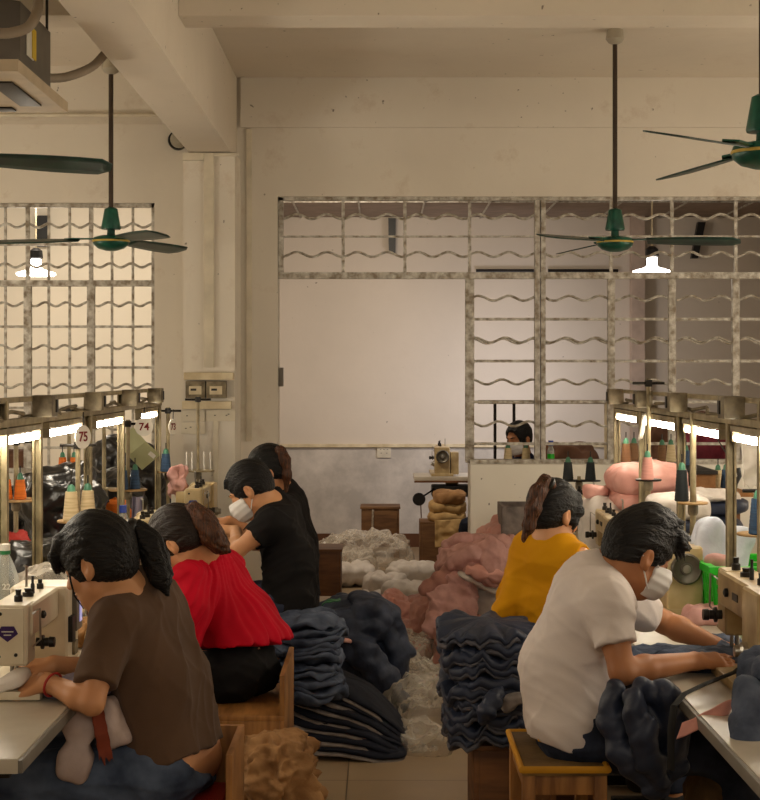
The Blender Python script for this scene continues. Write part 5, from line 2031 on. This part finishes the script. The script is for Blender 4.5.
quilted('puffer_jacket', 'pink jacket with pleated folds hanging down the heap front', [W(458, 580, 9.0), W(452, 604, 8.95), W(447, 626, 8.92), W(446, 640, 8.95)], [.055, .05, .06, .04], 'pink2', G, .05, .012, wide=[.05, .08, .07, .05], lat=(1, 0, 0), amp=.012, seed=9)
soft('padding_strip', 'white padded strip laid across the pink heap', 'padding', 478, 583, 8.98, (.26, .14, .045), 'fluff', None, None, amp=.01, seed=8, rot=(0, .5, .2))
soft('puffer_jacket', 'pink jacket lying beside the yellow shirt sleeve', 'jacket', 487, 573, 8.98, (.26, .28, .09), 'pink', G, None, quilt=(0, .1, .015), amp=.02, freq=8, seed=12, rot=(0, .2, 0))
soft('puffer_jacket', 'grey pink bundle low behind the dark jacket stack', 'jacket', 470, 0, 8.75, (.30, .3, .24), 'pink_brown', G, 0.0, quilt=(2, .08, .015), amp=.03, freq=7, seed=14, n=(110, 70), ridged=.055)
soft('puffer_jacket', 'tied pink tan bundle at the left foot of heap', 'jacket', 396, 0, 9.95, (.24, .24, .24), 'pink', G, 0.0, amp=.025, freq=8, seed=15, n=(110, 70), ridged=.03, rot=(0, .3, 0))
soft('puffer_jacket', 'dark rose jacket flat on floor between bundle and heap', 'jacket', 424, 0, 10.05, (.42, .4, .24), 'pink_brown', G, 0.0, quilt=(0, .11, .02), amp=.03, freq=6, seed=16, n=(110, 70), rot=(0, -.25, .2))
soft('puffer_jacket', 'dark rose jacket flattest at the front of the pink heap', 'jacket', 415, 0, 9.6, (.40, .3, .14), 'pink_brown', G, 0.0, quilt=(0, .12, .016), amp=.025, freq=6, seed=17, n=(110, 70), rot=(0, 0, .3))
soft('puffer_jacket', 'rose sleeve end hanging to floor below the pleated pink', 'jacket', 436, 0, 9.05, (.14, .2, .30), 'pink_brown', G, 0.0, quilt=(2, .08, .014), amp=.015, freq=7, seed=18)
soft('padding_ball', 'white fluff ball on floor before the pink heap', 'padding', 437, 0, 8.75, (.09, .09, .08), 'fluff', None, 0.0, amp=.012, freq=18, seed=19, e=(1, 1))

# ---- white padding inside the doorway
G = 'white padded pieces on the doorway floor'
for px, d, size, sd, rz, lab in ((352, 12.3, (.36, .4, .18), 21, .2, 'white padded piece leftmost by the wooden stool'), (384, 11.7, (.30, .32, .17), 22, -.2, 'white padded piece in the middle of doorway floor'),
                             (414, 12.0, (.40, .42, .22), 23, .4, 'big white quilted piece before cream cloth box'), (408, 11.0, (.36, .3, .20), 24, -.3, 'white quilted piece touching the tied pink bundle'), (372, 11.1, (.28, .22, .11), 25, .1, 'flat white padded piece nearest the black shirt man')):
    soft('padded_piece', lab, 'padding', px, 0, d, size, 'fluff', G, 0.0, quilt=(0, .09, .02), amp=.025, freq=6, seed=sd, n=(60, 32), rot=(0, 0, rz))


def film_heap(label, px, d, size, sd, rot=0.0, ridged=.07, z0=0.0):
    o = soft('plastic_film', label, 'plastic', px, 0, d, size, 'film', 'clear plastic film heaps', z0, amp=.04, freq=6, seed=sd, n=(110, 60), ridged=ridged, rot=(0, 0, rot), e=(.9, .8))
    return o


film_heap('clear plastic film heaped against the far brown stool', 362, 13.2, (.75, .6, .26), 31)
film_heap('clear plastic film behind the wooden stool in doorway', 340, 12.6, (.45, .5, .2), 32, .4)
film_heap('clear plastic film spread on floor before the pink heap', 405, 9.0, (.40, .45, .10), 33, .3)
film_heap('clear plastic film beside the navy jacket on floor', 400, 7.9, (.34, .5, .16), 34, -.4, .06)
film_heap('clear plastic film nearest to the dark jacket stack', 428, 7.5, (.32, .6, .15), 35, .2, .06)
film_heap('clear plastic film flat on floor in front of aisle', 420, 6.95, (.26, .3, .07), 36, .8, .04)

# ---- the layered blue stack, the fan of dark panels and the navy jacket
G = 'folded denim pieces of the left stack'
g_ = np.random.default_rng(5)
for i in range(11):
    o = blob('folded_jeans', (0, 0, 0), (.29 + .02 * math.sin(i), .40, .042), M['slate'], amp=.012, freq=9, seed=40 + i, n=(64, 16), rot=(0, 0, float(g_.uniform(-.15, .15))), warp=lambda q, i=i: V((q.x, q.y, q.z + .035 * mnoise.noise(V((q.x * 9, q.y * 9, i * .5))) + .018 * mnoise.noise(V((q.x * 22, q.y * 22, i * 1.5))))))
    o.location = (-.305 + .012 * math.sin(i * 1.7), 6.85, .262 + .031 * i)
    tag(o, 'grey blue folded denim behind the red blouse, ' + order(i, 11) + ' of the stack', 'folded clothes', G)
G = 'dark panels fanned on the floor'
for i in range(7):
    L_ = .56 - .015 * i

    def wr(q, i=i):
        u = q.x + .26
        return V((q.x, q.y + .10 * u * (i - 4) / 4, q.z - (.10 + .075 * i) * u * u * 1.9 - .02 * mnoise.noise(V((q.x * 6, q.y * 6, i * 2)))))
    t = blob('jacket_panel', (0, 0, 0), (L_, .42, .056), M['darkpanel'], amp=.010, freq=7, seed=60 + i, n=(64, 18), warp=wr, e=(.45, .8))
    t.location = (-.165 + .008 * i, 6.92 + .012 * i, .060 + .043 * i)
    tag(t, 'midnight blue padded panel in the fanned floor pile, ' + order(i, 7), 'jacket panel', G)
    l_ = blob('lining', (0, 0, 0), (L_ + .006, .43, .034), M['lining'], amp=.006, freq=7, seed=70 + i, n=(56, 12), warp=wr, e=(.45, .8))
    l_.parent = t
    l_.location = (0, -.006, -.022)
    l_['label'] = 'pale grey lining'
c = W(345, 0, 7.85)
s = SDF(.009)
s.ell((c.x, c.y, .27), (.20, .26, .28), None, .05)
s.fcap((c.x - .08, c.y - .1, .38), (c.x + .12, c.y - .08, .44), .10, .11, (0, 1, 0), .08, .12, .06)
s.chain([(c.x + .08, c.y - .12, .50), (c.x + .19, c.y - .14, .44), (c.x + .25, c.y - .14, .28), (c.x + .24, c.y - .15, .12)], [.075, .085, .085, .06], .02)
s.chain([(c.x - .02, c.y - .25, .36), (c.x + .10, c.y - .30, .30), (c.x + .20, c.y - .30, .17), (c.x + .27, c.y - .28, .07)], [.07, .075, .07, .05], .02)
s.plane((0, 0, .005), (0, 0, -1))
cc = np.array((c.x, c.y, .2), dtype=np.float32)
w1_, w2_ = waves(3, 4, .006), waves(4, 9, .006)
o = s.mesh('puffer_jacket', M['navy2'], None, lambda P: .016 * (1 - np.abs(np.sin((np.linalg.norm((P - cc) * np.array((1, .6, 1.0)), axis=-1) + w1_(P) * 2) * PI / .085)) ** .6) + w2_(P))
tag(o, 'navy blue puffer jacket thrown down behind the layered stack', 'jacket')
soft('cloth_scrap', 'small pink scrap on the navy jacket', 'cloth', 345, 640, 7.5, (.06, .05, .02), 'pink', None, None, amp=.006, freq=20, seed=2, rot=(0, .3, .4))
a = W(331, 606, 7.3)
tag(sheet('plastic_wrapper', a + V((-.04, 0, 0)), V((.08, 0, .03)), V((0, .06, .0)), M['greencap'], n=(10, 8), amp=.012, freq=18), 'small green wrapper on the denim pile beside the man in black', 'wrapper')

# ---- the stack of dark jackets on the box
G = 'dark quilted jackets of the right stack'
for i in range(10):
    def wr2(q, i=i):
        th = math.atan2(q.y, q.x)
        e_ = min(1, math.hypot(q.x / .17, q.y / .2))
        return V((q.x * (1 + .05 * math.sin(th * 5 + i)), q.y, q.z + e_ * e_ * (.050 * mnoise.noise(V((math.cos(th) * 3.2, math.sin(th) * 3.2, i * .55 + 4))) * .7 + .026 * mnoise.noise(V((math.cos(th) * 7.5, math.sin(th) * 7.5, i * 1.7)))) - .012 * e_))
    t = blob('folded_jacket', (0, 0, 0), (.325 + .03 * math.sin(i * 2.2), .40, .052), M['navy'], amp=.012, freq=10, seed=80 + i, n=(96, 16), warp=wr2)
    t.location = (.385 + .014 * math.sin(i * 2.6), 5.60, .392 + .0385 * i)
    tag(t, 'dark navy folded jacket on the wooden box, ' + order(i, 10) + ' of the stack', 'folded clothes', G)
    l_ = blob('lining', (0, 0, 0), (.325 + .03 * math.sin(i * 2.2) - .006, .395, .030), M['lining_dark'], amp=.006, freq=10, seed=95 + i, n=(96, 10), warp=wr2)
    l_.parent = t
    l_.location = (0, 0, -.018)
    l_['label'] = 'pale padded lining'
quilted('folded_jacket', 'dark jacket sleeve dangling from the front of the box stack', [W(500, 690, 5.36), W(494, 700, 5.32), W(486, 712, 5.3), (W(482, 722, 5.3))], [.018, .026, .024, .014], 'navy', None, .045, .006, h=.006)
soft('padding_scrap', 'pale padding end poking from the box stack beside white shirt', 'padding', 517, 700, 5.38, (.11, .07, .045), 'lining', None, None, amp=.015, freq=12, seed=6, rot=(0, -.4, 0))

# ---- the tan cloth by the brown shirt woman
o = soft('cloth_heap', 'tan frayed cloth heap on floor beside the open box', 'cloth', 277, 0, 5.5, (.20, .30, .355), 'tan', None, 0.0, amp=.03, freq=9, seed=3, n=(140, 90), ridged=.05, e=(.85, .75), warp=lambda q: V((q.x * (1 + .10 * math.sin(math.atan2(q.y, q.x) * 9 + q.z * 16) + .05 * math.sin(math.atan2(q.y, q.x) * 17 - q.z * 22)), q.y * (1 + .10 * math.sin(math.atan2(q.y, q.x) * 9 + q.z * 16)), q.z)))

# ---- on laps and tables in the foreground
a = soft('padded_piece', 'white padded piece hanging from the lap of the brown shirt woman', 'padding', 79, 742, 4.30, (.10, .10, .23), 'lap_white', None, None, quilt=(2, .13, .02), amp=.012, freq=9, seed=3, n=(44, 32), rot=(0, .18, 0))
soft('padded_piece', 'white padded piece on thigh of brown shirt woman next to rust strip', 'padding', 112, 722, 4.32, (.085, .10, .13), 'lap_white', None, None, amp=.018, freq=11, seed=4, rot=(0, -.3, 0))
a = W(95, 738, 4.235)
tag(sheet('cloth_strip', a + V((-.015, 0, .09)), V((.035, .01, 0)), V((.03, -.01, -.15)), M['rust'], n=(12, 20), amp=.022, freq=11, edge=.15), 'rust red cloth strip between the white padded pieces', 'cloth')
soft('padded_piece', 'white padded cuff held under the needle by the brown shirt woman', 'padding', 8, 683, 4.30, (.12, .10, .045), 'fluff', None, None, amp=.010, freq=12, seed=8, rot=(0, -.35, 0))
o = soft('cloth_piece', 'grey cloth spread on the table by the brown shirt woman', 'cloth', 75, 0, 4.36, (.20, .16, .04), 'lilac', None, TZ - .002, amp=.014, freq=10, seed=9, ridged=.01)
# navy puffer on the knees of the man in white
c = W(641, 730, 4.42)
s = SDF(.0065)
s.ell((c.x, c.y, c.z + .01), (.085, .09, .11), None, .03)
s.chain([c + V((-.075, -.02, .12)), c + V((-.085, -.03, .04)), c + V((-.05, -.05, -.06)), c + V((.025, -.05, -.135)), c + V((.05, -.05, -.16))], [.030, .042, .046, .040, .022], .012)
s.chain([c + V((.0, -.06, .125)), c + V((.06, -.06, .10)), c + V((.085, -.05, .01)), c + V((.075, -.05, -.08)), c + V((.05, -.05, -.14))], [.035, .045, .046, .042, .02], .012)
s.chain([c + V((-.035, -.09, .10)), c + V((-.015, -.11, .02)), c + V((.01, -.10, -.06)), c + V((.04, -.08, -.12))], [.036, .044, .042, .03], .012)
cc = np.array(c + V((-.10, 0, .12)), dtype=np.float32)
w1_, w2_ = waves(13, 6, .004), waves(14, 11, .005)
o = s.mesh('puffer_jacket', M['navy'], None, lambda P: .010 * (1 - np.abs(np.sin((np.linalg.norm((P - cc) * np.array((1, .6, 1.0)), axis=-1) + w1_(P) * 2) * PI / .07)) ** .6) + w2_(P))
tag(o, 'navy puffer jacket bunched on the lap of the man in white', 'jacket')
o = soft('cloth_piece', 'slate blue cloth under the hands of the man in white', 'cloth', 690, 0, 4.78, (.42, .24, .045), 'slate', None, TZ - .002, amp=.02, freq=9, seed=11, n=(60, 20), ridged=.018)
soft('cloth_piece', 'slate blue cloth rolled on bed behind the sewing hands', 'cloth', 722, 0, 5.02, (.12, .10, .06), 'slate', None, TZ - .002, amp=.012, freq=10, seed=12)
pts = [W(762, 650, 4.45), W(735, 672, 4.40), W(705, 684, 4.32), W(684, 694, 4.26), W(674, 706, 4.2), W(671, 730, 4.18), W(671, 770, 4.18)]
tag(MB().tube(pts, .011, 8, flat=.35).build('strap', M['strap']), 'black webbing strap hanging over the table edge in front', 'strap')
a = W(734, 703, 4.12)
tag(sheet('cloth_strip', a + V((0, 0, .01)), V((-.14, -.03, -.055)), V((-.02, -.03, -.035)), M['pink'], n=(18, 8), amp=.010, freq=12, th=.004), 'dusty pink cloth strip hanging over the right table edge', 'cloth')
soft('puffer_jacket', 'slate jacket at the right picture edge on the near table', 'jacket', 771, 712, 4.0, (.12, .22, .28), 'slate', None, None, quilt=(2, .09, .010), amp=.02, freq=8, seed=15, n=(48, 36), ridged=.02)
quilted('puffer_jacket', 'slate sleeve hanging down from table at the right picture edge', [W(748, 690, 3.92), W(747, 720, 3.86), W(753, 750, 3.84), W(756, 772, 3.84)], [.035, .04, .038, .026], 'slate', None, .07, .008, h=.006)
a = W(712, 736, 4.0)
tag(sheet('cloth_piece', a, V((.16, .02, .01)), V((.05, -.05, -.045)), M['lining'], n=(16, 10), amp=.010, freq=9, th=.004), 'pale grey cloth flap on the edge of the near right table', 'cloth')
soft('kraft_sack', 'stained brown sack under the near right table', 'sack', 727, 0, 4.62, (.20, .24, .56), 'kraft', None, 0.0, amp=.03, freq=6, seed=16, n=(48, 40), ridged=.03, e=(.6, .5))

# ---- black bags and small things behind the left row
G = 'black bin bags behind the left row'
for px, d, size, z0, sd, lab in ((62, 7.05, (.26, .42, .43), TZ, 1, 'black bin bag behind beige cones, tied and bulging'), (124, 9.25, (.44, .6, 1.20), 0.0, 2, 'tall black bin bag heap below the folded card'), (98, 8.25, (.34, .5, .36), TZ, 3, 'black bin bag between far orange cones and card'),
                             (30, 6.05, (.20, .3, .20), TZ, 4, 'low black bag near the water bottle'), (20, 7.6, (.3, .4, .30), TZ, 6, 'black bin bag under the big orange cones')):
    soft('bin_bag', lab, 'bag', px, 0, d, size, 'bag', G, z0, amp=.05, freq=4.5, seed=sd, n=(80, 56), ridged=.07, e=(.75, .7))
soft('cloth_heap', 'red cloth heap beside the post behind the bottle', 'cloth', 6, 0, 6.6, (.16, .2, .22), 'redcloth', None, TZ, amp=.03, freq=9, seed=3, ridged=.03, n=(48, 30))
soft('cloth_heap', 'small orange cloth behind the blue capped bottle', 'cloth', 121, 0, 8.1, (.13, .14, .24), 'orange', None, TZ, amp=.02, freq=9, seed=4, ridged=.02)
film_heap('crumpled clear plastic behind the cream white machine', 47, 5.35, (.20, .26, .20), 38, .3, .04, TZ)
soft('cloth_heap', 'cream cloth scraps on table in front of the bent face', 'cloth', 103, 0, 5.05, (.09, .16, .07), 'cream_cloth', None, TZ, amp=.02, freq=14, seed=5, ridged=.02)
soft('cloth_roll', 'tan braided roll beside machine screen', 'cloth', 84, 0, 5.12, (.06, .12, .08), 'tan', None, TZ, amp=.012, freq=22, seed=6, ridged=.012, e=(1, 1))
a = W(138, 497, 7.62)
tag(sheet('hanging_cloth', a + V((-.028, 0, 0)), V((.05, 0, 0)), V((-.006, 0, -.20)), M['lilac'], n=(14, 20), amp=.02, freq=9, fn=lambda p, u, v: p + V((0, .02 * math.sin(u * 9), 0))), 'lilac grey cloth hanging below the blue cones', 'cloth')
soft('plush_bundle', 'pink fluffy bundle hanging beside the column under the blue cone', 'cloth', 178, 482, 8.45, (.10, .09, .14), 'pink2', None, None, amp=.02, freq=14, seed=7, n=(60, 40), ridged=.03, e=(.9, .9))
a = W(177, 500, 8.4)
tag(sheet('paper_sheet', a + V((-.03, 0, .03)), V((.06, 0, 0)), V((0, 0, -.12)), M['paper_white'], n=(6, 8), amp=.008), 'white paper hanging beside the column under pink bundle', 'paper')


def bottle(label, loc, h, r, cap, body='bottle', band=None):
    x, y, z = loc
    t = thing('plastic_bottle', label, 'bottle', loc)
    prof = [(r * .8, 0), (r, .01)]
    for i in range(6):
        q = .02 + i * h * .09
        prof += [(r, q), (r * .95, q + h * .03)]
    prof += [(r, h * .62), (r * .92, h * .72), (r * .6, h * .84), (.015, h * .92), (.015, h * .94)]
    MB().lathe(loc, prof, n=28).build('bottle_body', M[body], t)
    MB().lathe((x, y, z + h * .93), [(.017, 0), (.0175, .012), (.016, .012)], n=20).build('cap_ring', M[band or cap], t)
    MB().lathe((x, y, z + h * .93 + .012), [(.0165, 0), (.0165, .02), (.001, .021)], n=20).build('cap', M[cap], t)
    return t


a = W(5, 0, 5.0)
t = bottle('tall clear water bottle with white cap and green ring at left picture edge', (a.x, a.y, TZ), .33, .045, 'paper_white', band='greencap')
text('bottle_mark', '22', (a.x + .015, a.y - .046, TZ + .21), .026, M['paper_white'], t)
a = W(123, 0, 7.15)
bottle('clear bottle with blue cap between the black bags and red woman', (a.x, a.y, TZ), .27, .042, 'bluecap')
a = W(147, 0, 7.25)
bottle('clear bottle standing right of the lilac cloth', (a.x, a.y, TZ), .235, .034, 'paper_white')

# ---- behind the right row
G = 'pink puffy jackets of the table stack'
for i, (px, sx, z, lab) in enumerate(((650, .49, .735, 'pink puffer jacket lowest of the tall table stack'), (651, .47, .84, 'pink puffer jacket second from bottom of table stack'), (648, .44, .94, 'pink puffer jacket second from top of table stack'), (645, .38, 1.035, 'pink puffer jacket topmost of the tall table stack'))):
    soft('folded_jacket', lab, 'folded clothes', px, 0, 7.70, (sx, .52, .155), 'pink', G, z, quilt=(0, .21, .014), amp=.020, freq=6, seed=30 + i, n=(110, 40), ridged=.010, e=(.4, .75), rot=(0, .03 * (-1) ** i, .1 * (-1) ** i))
soft('cushion_piece', 'white padded piece beside the machine next to black cones', 'padding', 603, 0, 7.65, (.21, .32, .29), 'fluff', None, TZ, amp=.025, freq=7, seed=5, n=(48, 32))
soft('cloth_heap', 'small pink cloth on machine by the black cones', 'cloth', 596, 0, 7.62, (.12, .12, .06), 'pink', None, TZ + .28, amp=.014, freq=12, seed=6)
G = 'dark folded jackets behind the jointed pole'
for i, (px, d, z, m_, lab) in enumerate(((700, 7.35, .75, 'navy', 'dark folded jacket lowest behind the jointed pole'), (702, 7.35, .83, 'fluff', 'white padded layer between dark jackets behind pole'), (704, 7.35, .89, 'navy', 'dark folded jacket in the middle behind pole'), (708, 7.35, .97, 'navy', 'dark folded jacket topmost behind the jointed pole'), (712, 7.35, 1.04, 'fluff', 'white fluffy edge on top of dark jackets'))):
    soft('folded_jacket', lab, 'folded clothes', px, 0, d, (.34 if i < 4 else .2, .42, .09 if i < 4 else .05), m_, G, z, amp=.02, freq=8, seed=40 + i, n=(56, 22), rot=(0, .06 * (-1) ** i, 0))
for i, (px, z, m_, lab) in enumerate(((676, .75, 'navy', 'dark folded jacket lowest behind the hair of man in white'), (676, .85, 'fluff', 'white folded piece low behind the hair of man in white'), (677, .95, 'navy', 'thin dark layer under the white folded cushion'), (678, 1.0, 'fluff', 'white folded cushion topmost left of jointed pole'))):
    soft('folded_piece', lab, 'folded clothes', px, 0, 6.82, (.25, .34, .11 if i != 2 else .06), m_, 'folded pieces left of the jointed pole', z, amp=.014, freq=8, seed=50 + i, n=(56, 22))
soft('cushion_piece', 'bluish white cushion leaning in the green basket', 'padding', 719, 558, 5.86, (.25, .11, .27), 'bluewhite', None, None, amp=.02, freq=8, seed=8, n=(56, 40), e=(.45, .4), rot=(-.25, .32, .2), quilt=(0, .125, .02))
soft('cloth_piece', 'dusty pink cloth draped before the bluish cushion', 'cloth', 719, 567, 5.72, (.105, .08, .08), 'pink2', None, None, amp=.014, freq=9, seed=9, rot=(0, .15, 0))
soft('cloth_piece', 'dusty pink cloth on the table by the big handwheel', 'cloth', 706, 0, 5.60, (.14, .10, .055), 'pink2', None, TZ, amp=.018, freq=12, seed=10, ridged=.012)
# green basket
x0, x1, y0, y1, z0, z1 = 1.16, 1.60, 5.58, 5.98, TZ, .94
t = thing('plastic_basket', 'bright green perforated plastic basket by the picture edge', 'basket', ((x0 + x1) / 2, (y0 + y1) / 2, z0))
mb = MB()
slab(x0 + .02, x1 - .02, y0 + .02, y1 - .02, z0, z0 + .008, mb)
for i in range(11):
    u = i / 10
    for (ax, ay), (bx, by) in (((x0, y0), (x1, y0)), ((x0, y1), (x1, y1)), ((x0, y0), (x0, y1)), ((x1, y0), (x1, y1))):
        X_, Y_ = ax + (bx - ax) * u, ay + (by - ay) * u
        xi, yi = X_ + ((x0 + x1) / 2 - X_) * .1, Y_ + ((y0 + y1) / 2 - Y_) * .1
        mb.tube([(xi, yi, z0 + .004), (X_, Y_, z1)], .009, 6)
for k in range(6):
    q = k / 6
    e_ = .1 * (1 - q)
    mx, my = (x0 + x1) / 2, (y0 + y1) / 2
    c_ = [(mx + (a_ - mx) * (1 - e_), my + (b_ - my) * (1 - e_), z0 + (z1 - z0) * q) for a_, b_ in ((x0, y0), (x1, y0), (x1, y1), (x0, y1))]
    mb.tube(c_, .008, 6, closed=True)
mb.build('basket_wall', M['green_net'], t)
rm = MB()
for b in ((x0 - .015, x1 + .015, y0 - .015, y0 + .015), (x0 - .015, x1 + .015, y1 - .015, y1 + .015), (x0 - .015, x0 + .015, y0 + .015, y1 - .015), (x1 - .015, x1 + .015, y0 + .015, y1 - .015)):
    slab(*b, z1 - .02, z1 + .008, rm, .005)
rm.build('rim', M['green_net'], t)
a = W(741, 466, 6.4)
tag(sheet('hanging_cloth', a + V((0, 0, .09)), V((.09, 0, 0)), V((.02, .02, -.18)), M['fluff'], n=(16, 18), amp=.03, freq=9, edge=.1), 'white gauzy cloth hanging under the right lamp', 'cloth')
a = W(735, 484, 6.0)
t = thing('scissors', 'black scissors hanging on a cord beside white gauzy cloth', 'scissors', tuple(a))
for dx in (-.012, .012):
    MB().tube([a + V((dx, 0, .06)), a + V((dx * 1.4, 0, .03)), a + V((dx * .3, 0, 0)), a + V((-dx * .4, 0, -.09))], [.009, .009, .007, .003], 8).build('blade', M['black'], t)
MB().tube([a + V((0, 0, .06)), V((1.215, 6.0, 1.46))], .0025, 6).build('cord', M['dark'], t)
t = plank_box('white_cabinet', 'pale grey open carton standing behind the yellow shirt woman', 'box', .70, .97, 9.15, 9.55, 0, .86, 'lining', open_top=True)

# ---- inner rooms
G = 'cream cloths on the far box'
for i, (w_, z, dx, m_, lab) in enumerate(((.30, .38, 0, 'cream_cloth', 'cream folded cloth lowest on the brown box'), (.29, .46, .01, 'cream_cloth', 'cream folded cloth in the middle on brown box'), (.26, .54, .02, 'tan', 'tan folded cloth topmost on the brown box'))):
    o = blob('folded_cloth', (0, 0, 0), (w_, .34, .10), M[m_], amp=.02, freq=9, seed=20 + i, n=(56, 22), ridged=.015)
    o.location = (.56 + dx, 13.36, z + .05)
    tag(o, lab, 'folded clothes', G)
c = V((.56, 13.12, .30))
o = sheet('draped_cloth', c + V((-.11, 0, .12)), V((.22, 0, .01)), V((.0, -.02, -.22)), M['cream_cloth'], n=(24, 20), amp=.03, freq=8, ridged=.015)
tag(o, 'cream cloth draped down the front of the brown box', 'cloth')
t = thing('work_table', 'inner room work table behind the right grille', 'table', (2.2, 11.9, 0))
slab(1.28, 3.2, 11.5, 12.3, .715, .75, bev=.005).build('tabletop', M['table'], t)
for xx in (1.34, 3.14):
    for yy in (11.56, 12.24):
        MB().box((xx, yy, .357), (.05, .05, .715)).build('leg', M['dark'], t)
soft('cloth_heap', 'brown cloth mound right of the small bottle on sill', 'cloth', 570, 0, 11.75, (.34, .4, .36), 'brown_cloth', None, .75, amp=.03, freq=6, seed=2, ridged=.03, n=(48, 30))
soft('cloth_heap', 'maroon cloth heap on the inner work table', 'cloth', 700, 0, 11.9, (.36, .45, .46), 'maroon', None, .75, amp=.04, freq=6, seed=3, ridged=.05, n=(56, 36))
soft('cloth_heap', 'brown cloth bundle standing on inner work table left of maroon heap', 'cloth', 663, 0, 11.9, (.16, .2, .56), 'brown_cloth', None, .75, amp=.03, freq=7, seed=4, ridged=.03, n=(40, 40))
soft('cloth_heap', 'brown cap shaped cloth on top of the maroon heap', 'cloth', 709, 0, 11.9, (.30, .3, .14), 'brown_cloth', None, 1.18, amp=.02, freq=7, seed=5, ridged=.02)
for px, lab in ((508, 'beige cone standing on partition sill left of masked man chin'), (526, 'beige cone on the partition sill in front of masked man')):
    a = W(px, 0, 10.13)
    cone(lab, (a.x, 10.13, 1.06), 'beige_thread', .10, .03)
a = W(551, 0, 10.12)
t = bottle('small clear bottle with blue cap and green label on the partition sill', (a.x, 10.13, 1.06), .115, .022, 'bluecap')
MB().lathe((a.x, 10.13, 1.085), [(.0228, 0), (.0228, .03)], n=24).build('bottle_label', M['green_net'], t)
soft('cloth_heap', 'brown cloth on the left window sill', 'cloth', 18, 0, 10.125, (.16, .12, .13), 'brown_cloth', None, 1.0, amp=.02, freq=12, seed=6, ridged=.02)
soft('cloth_heap', 'cream cloth under brown one on the left window sill', 'cloth', 8, 0, 10.12, (.12, .11, .06), 'fluff', None, 1.0, amp=.014, freq=12, seed=7)
t = thing('pipe_stand', 'thin pipe stand seen through the grille beside the masked man', 'stand', (1.3, 12.6, 0))
for px in (495, 514):
    a = W(px, 403, 12.6)
    MB().tube([(a.x, 12.6, 0), (a.x, 12.6, a.z)], .012, 8).build('pole', M['dark'], t)
a, b = W(478, 402, 12.6), W(606, 402, 12.6)
MB().box(tuple((a + b) / 2), (b.x - a.x, .03, .03)).build('top_bar', M['rail'], t)
MB().tube([(b.x, 12.6, 0), (b.x, 12.6, b.z)], .014, 8).build('pole', M['cream'], t)
# grey tape marks on the sill wall
a = W(517, 500, 9.999)
mb = MB()
mb.box(tuple(a), (.12, .002, .035), R=Matrix.Rotation(-.25, 3, 'Y'))
tag(mb.build('tape_mark', M['lilac']), 'strip of grey tape stuck on the white sill wall', 'tape')
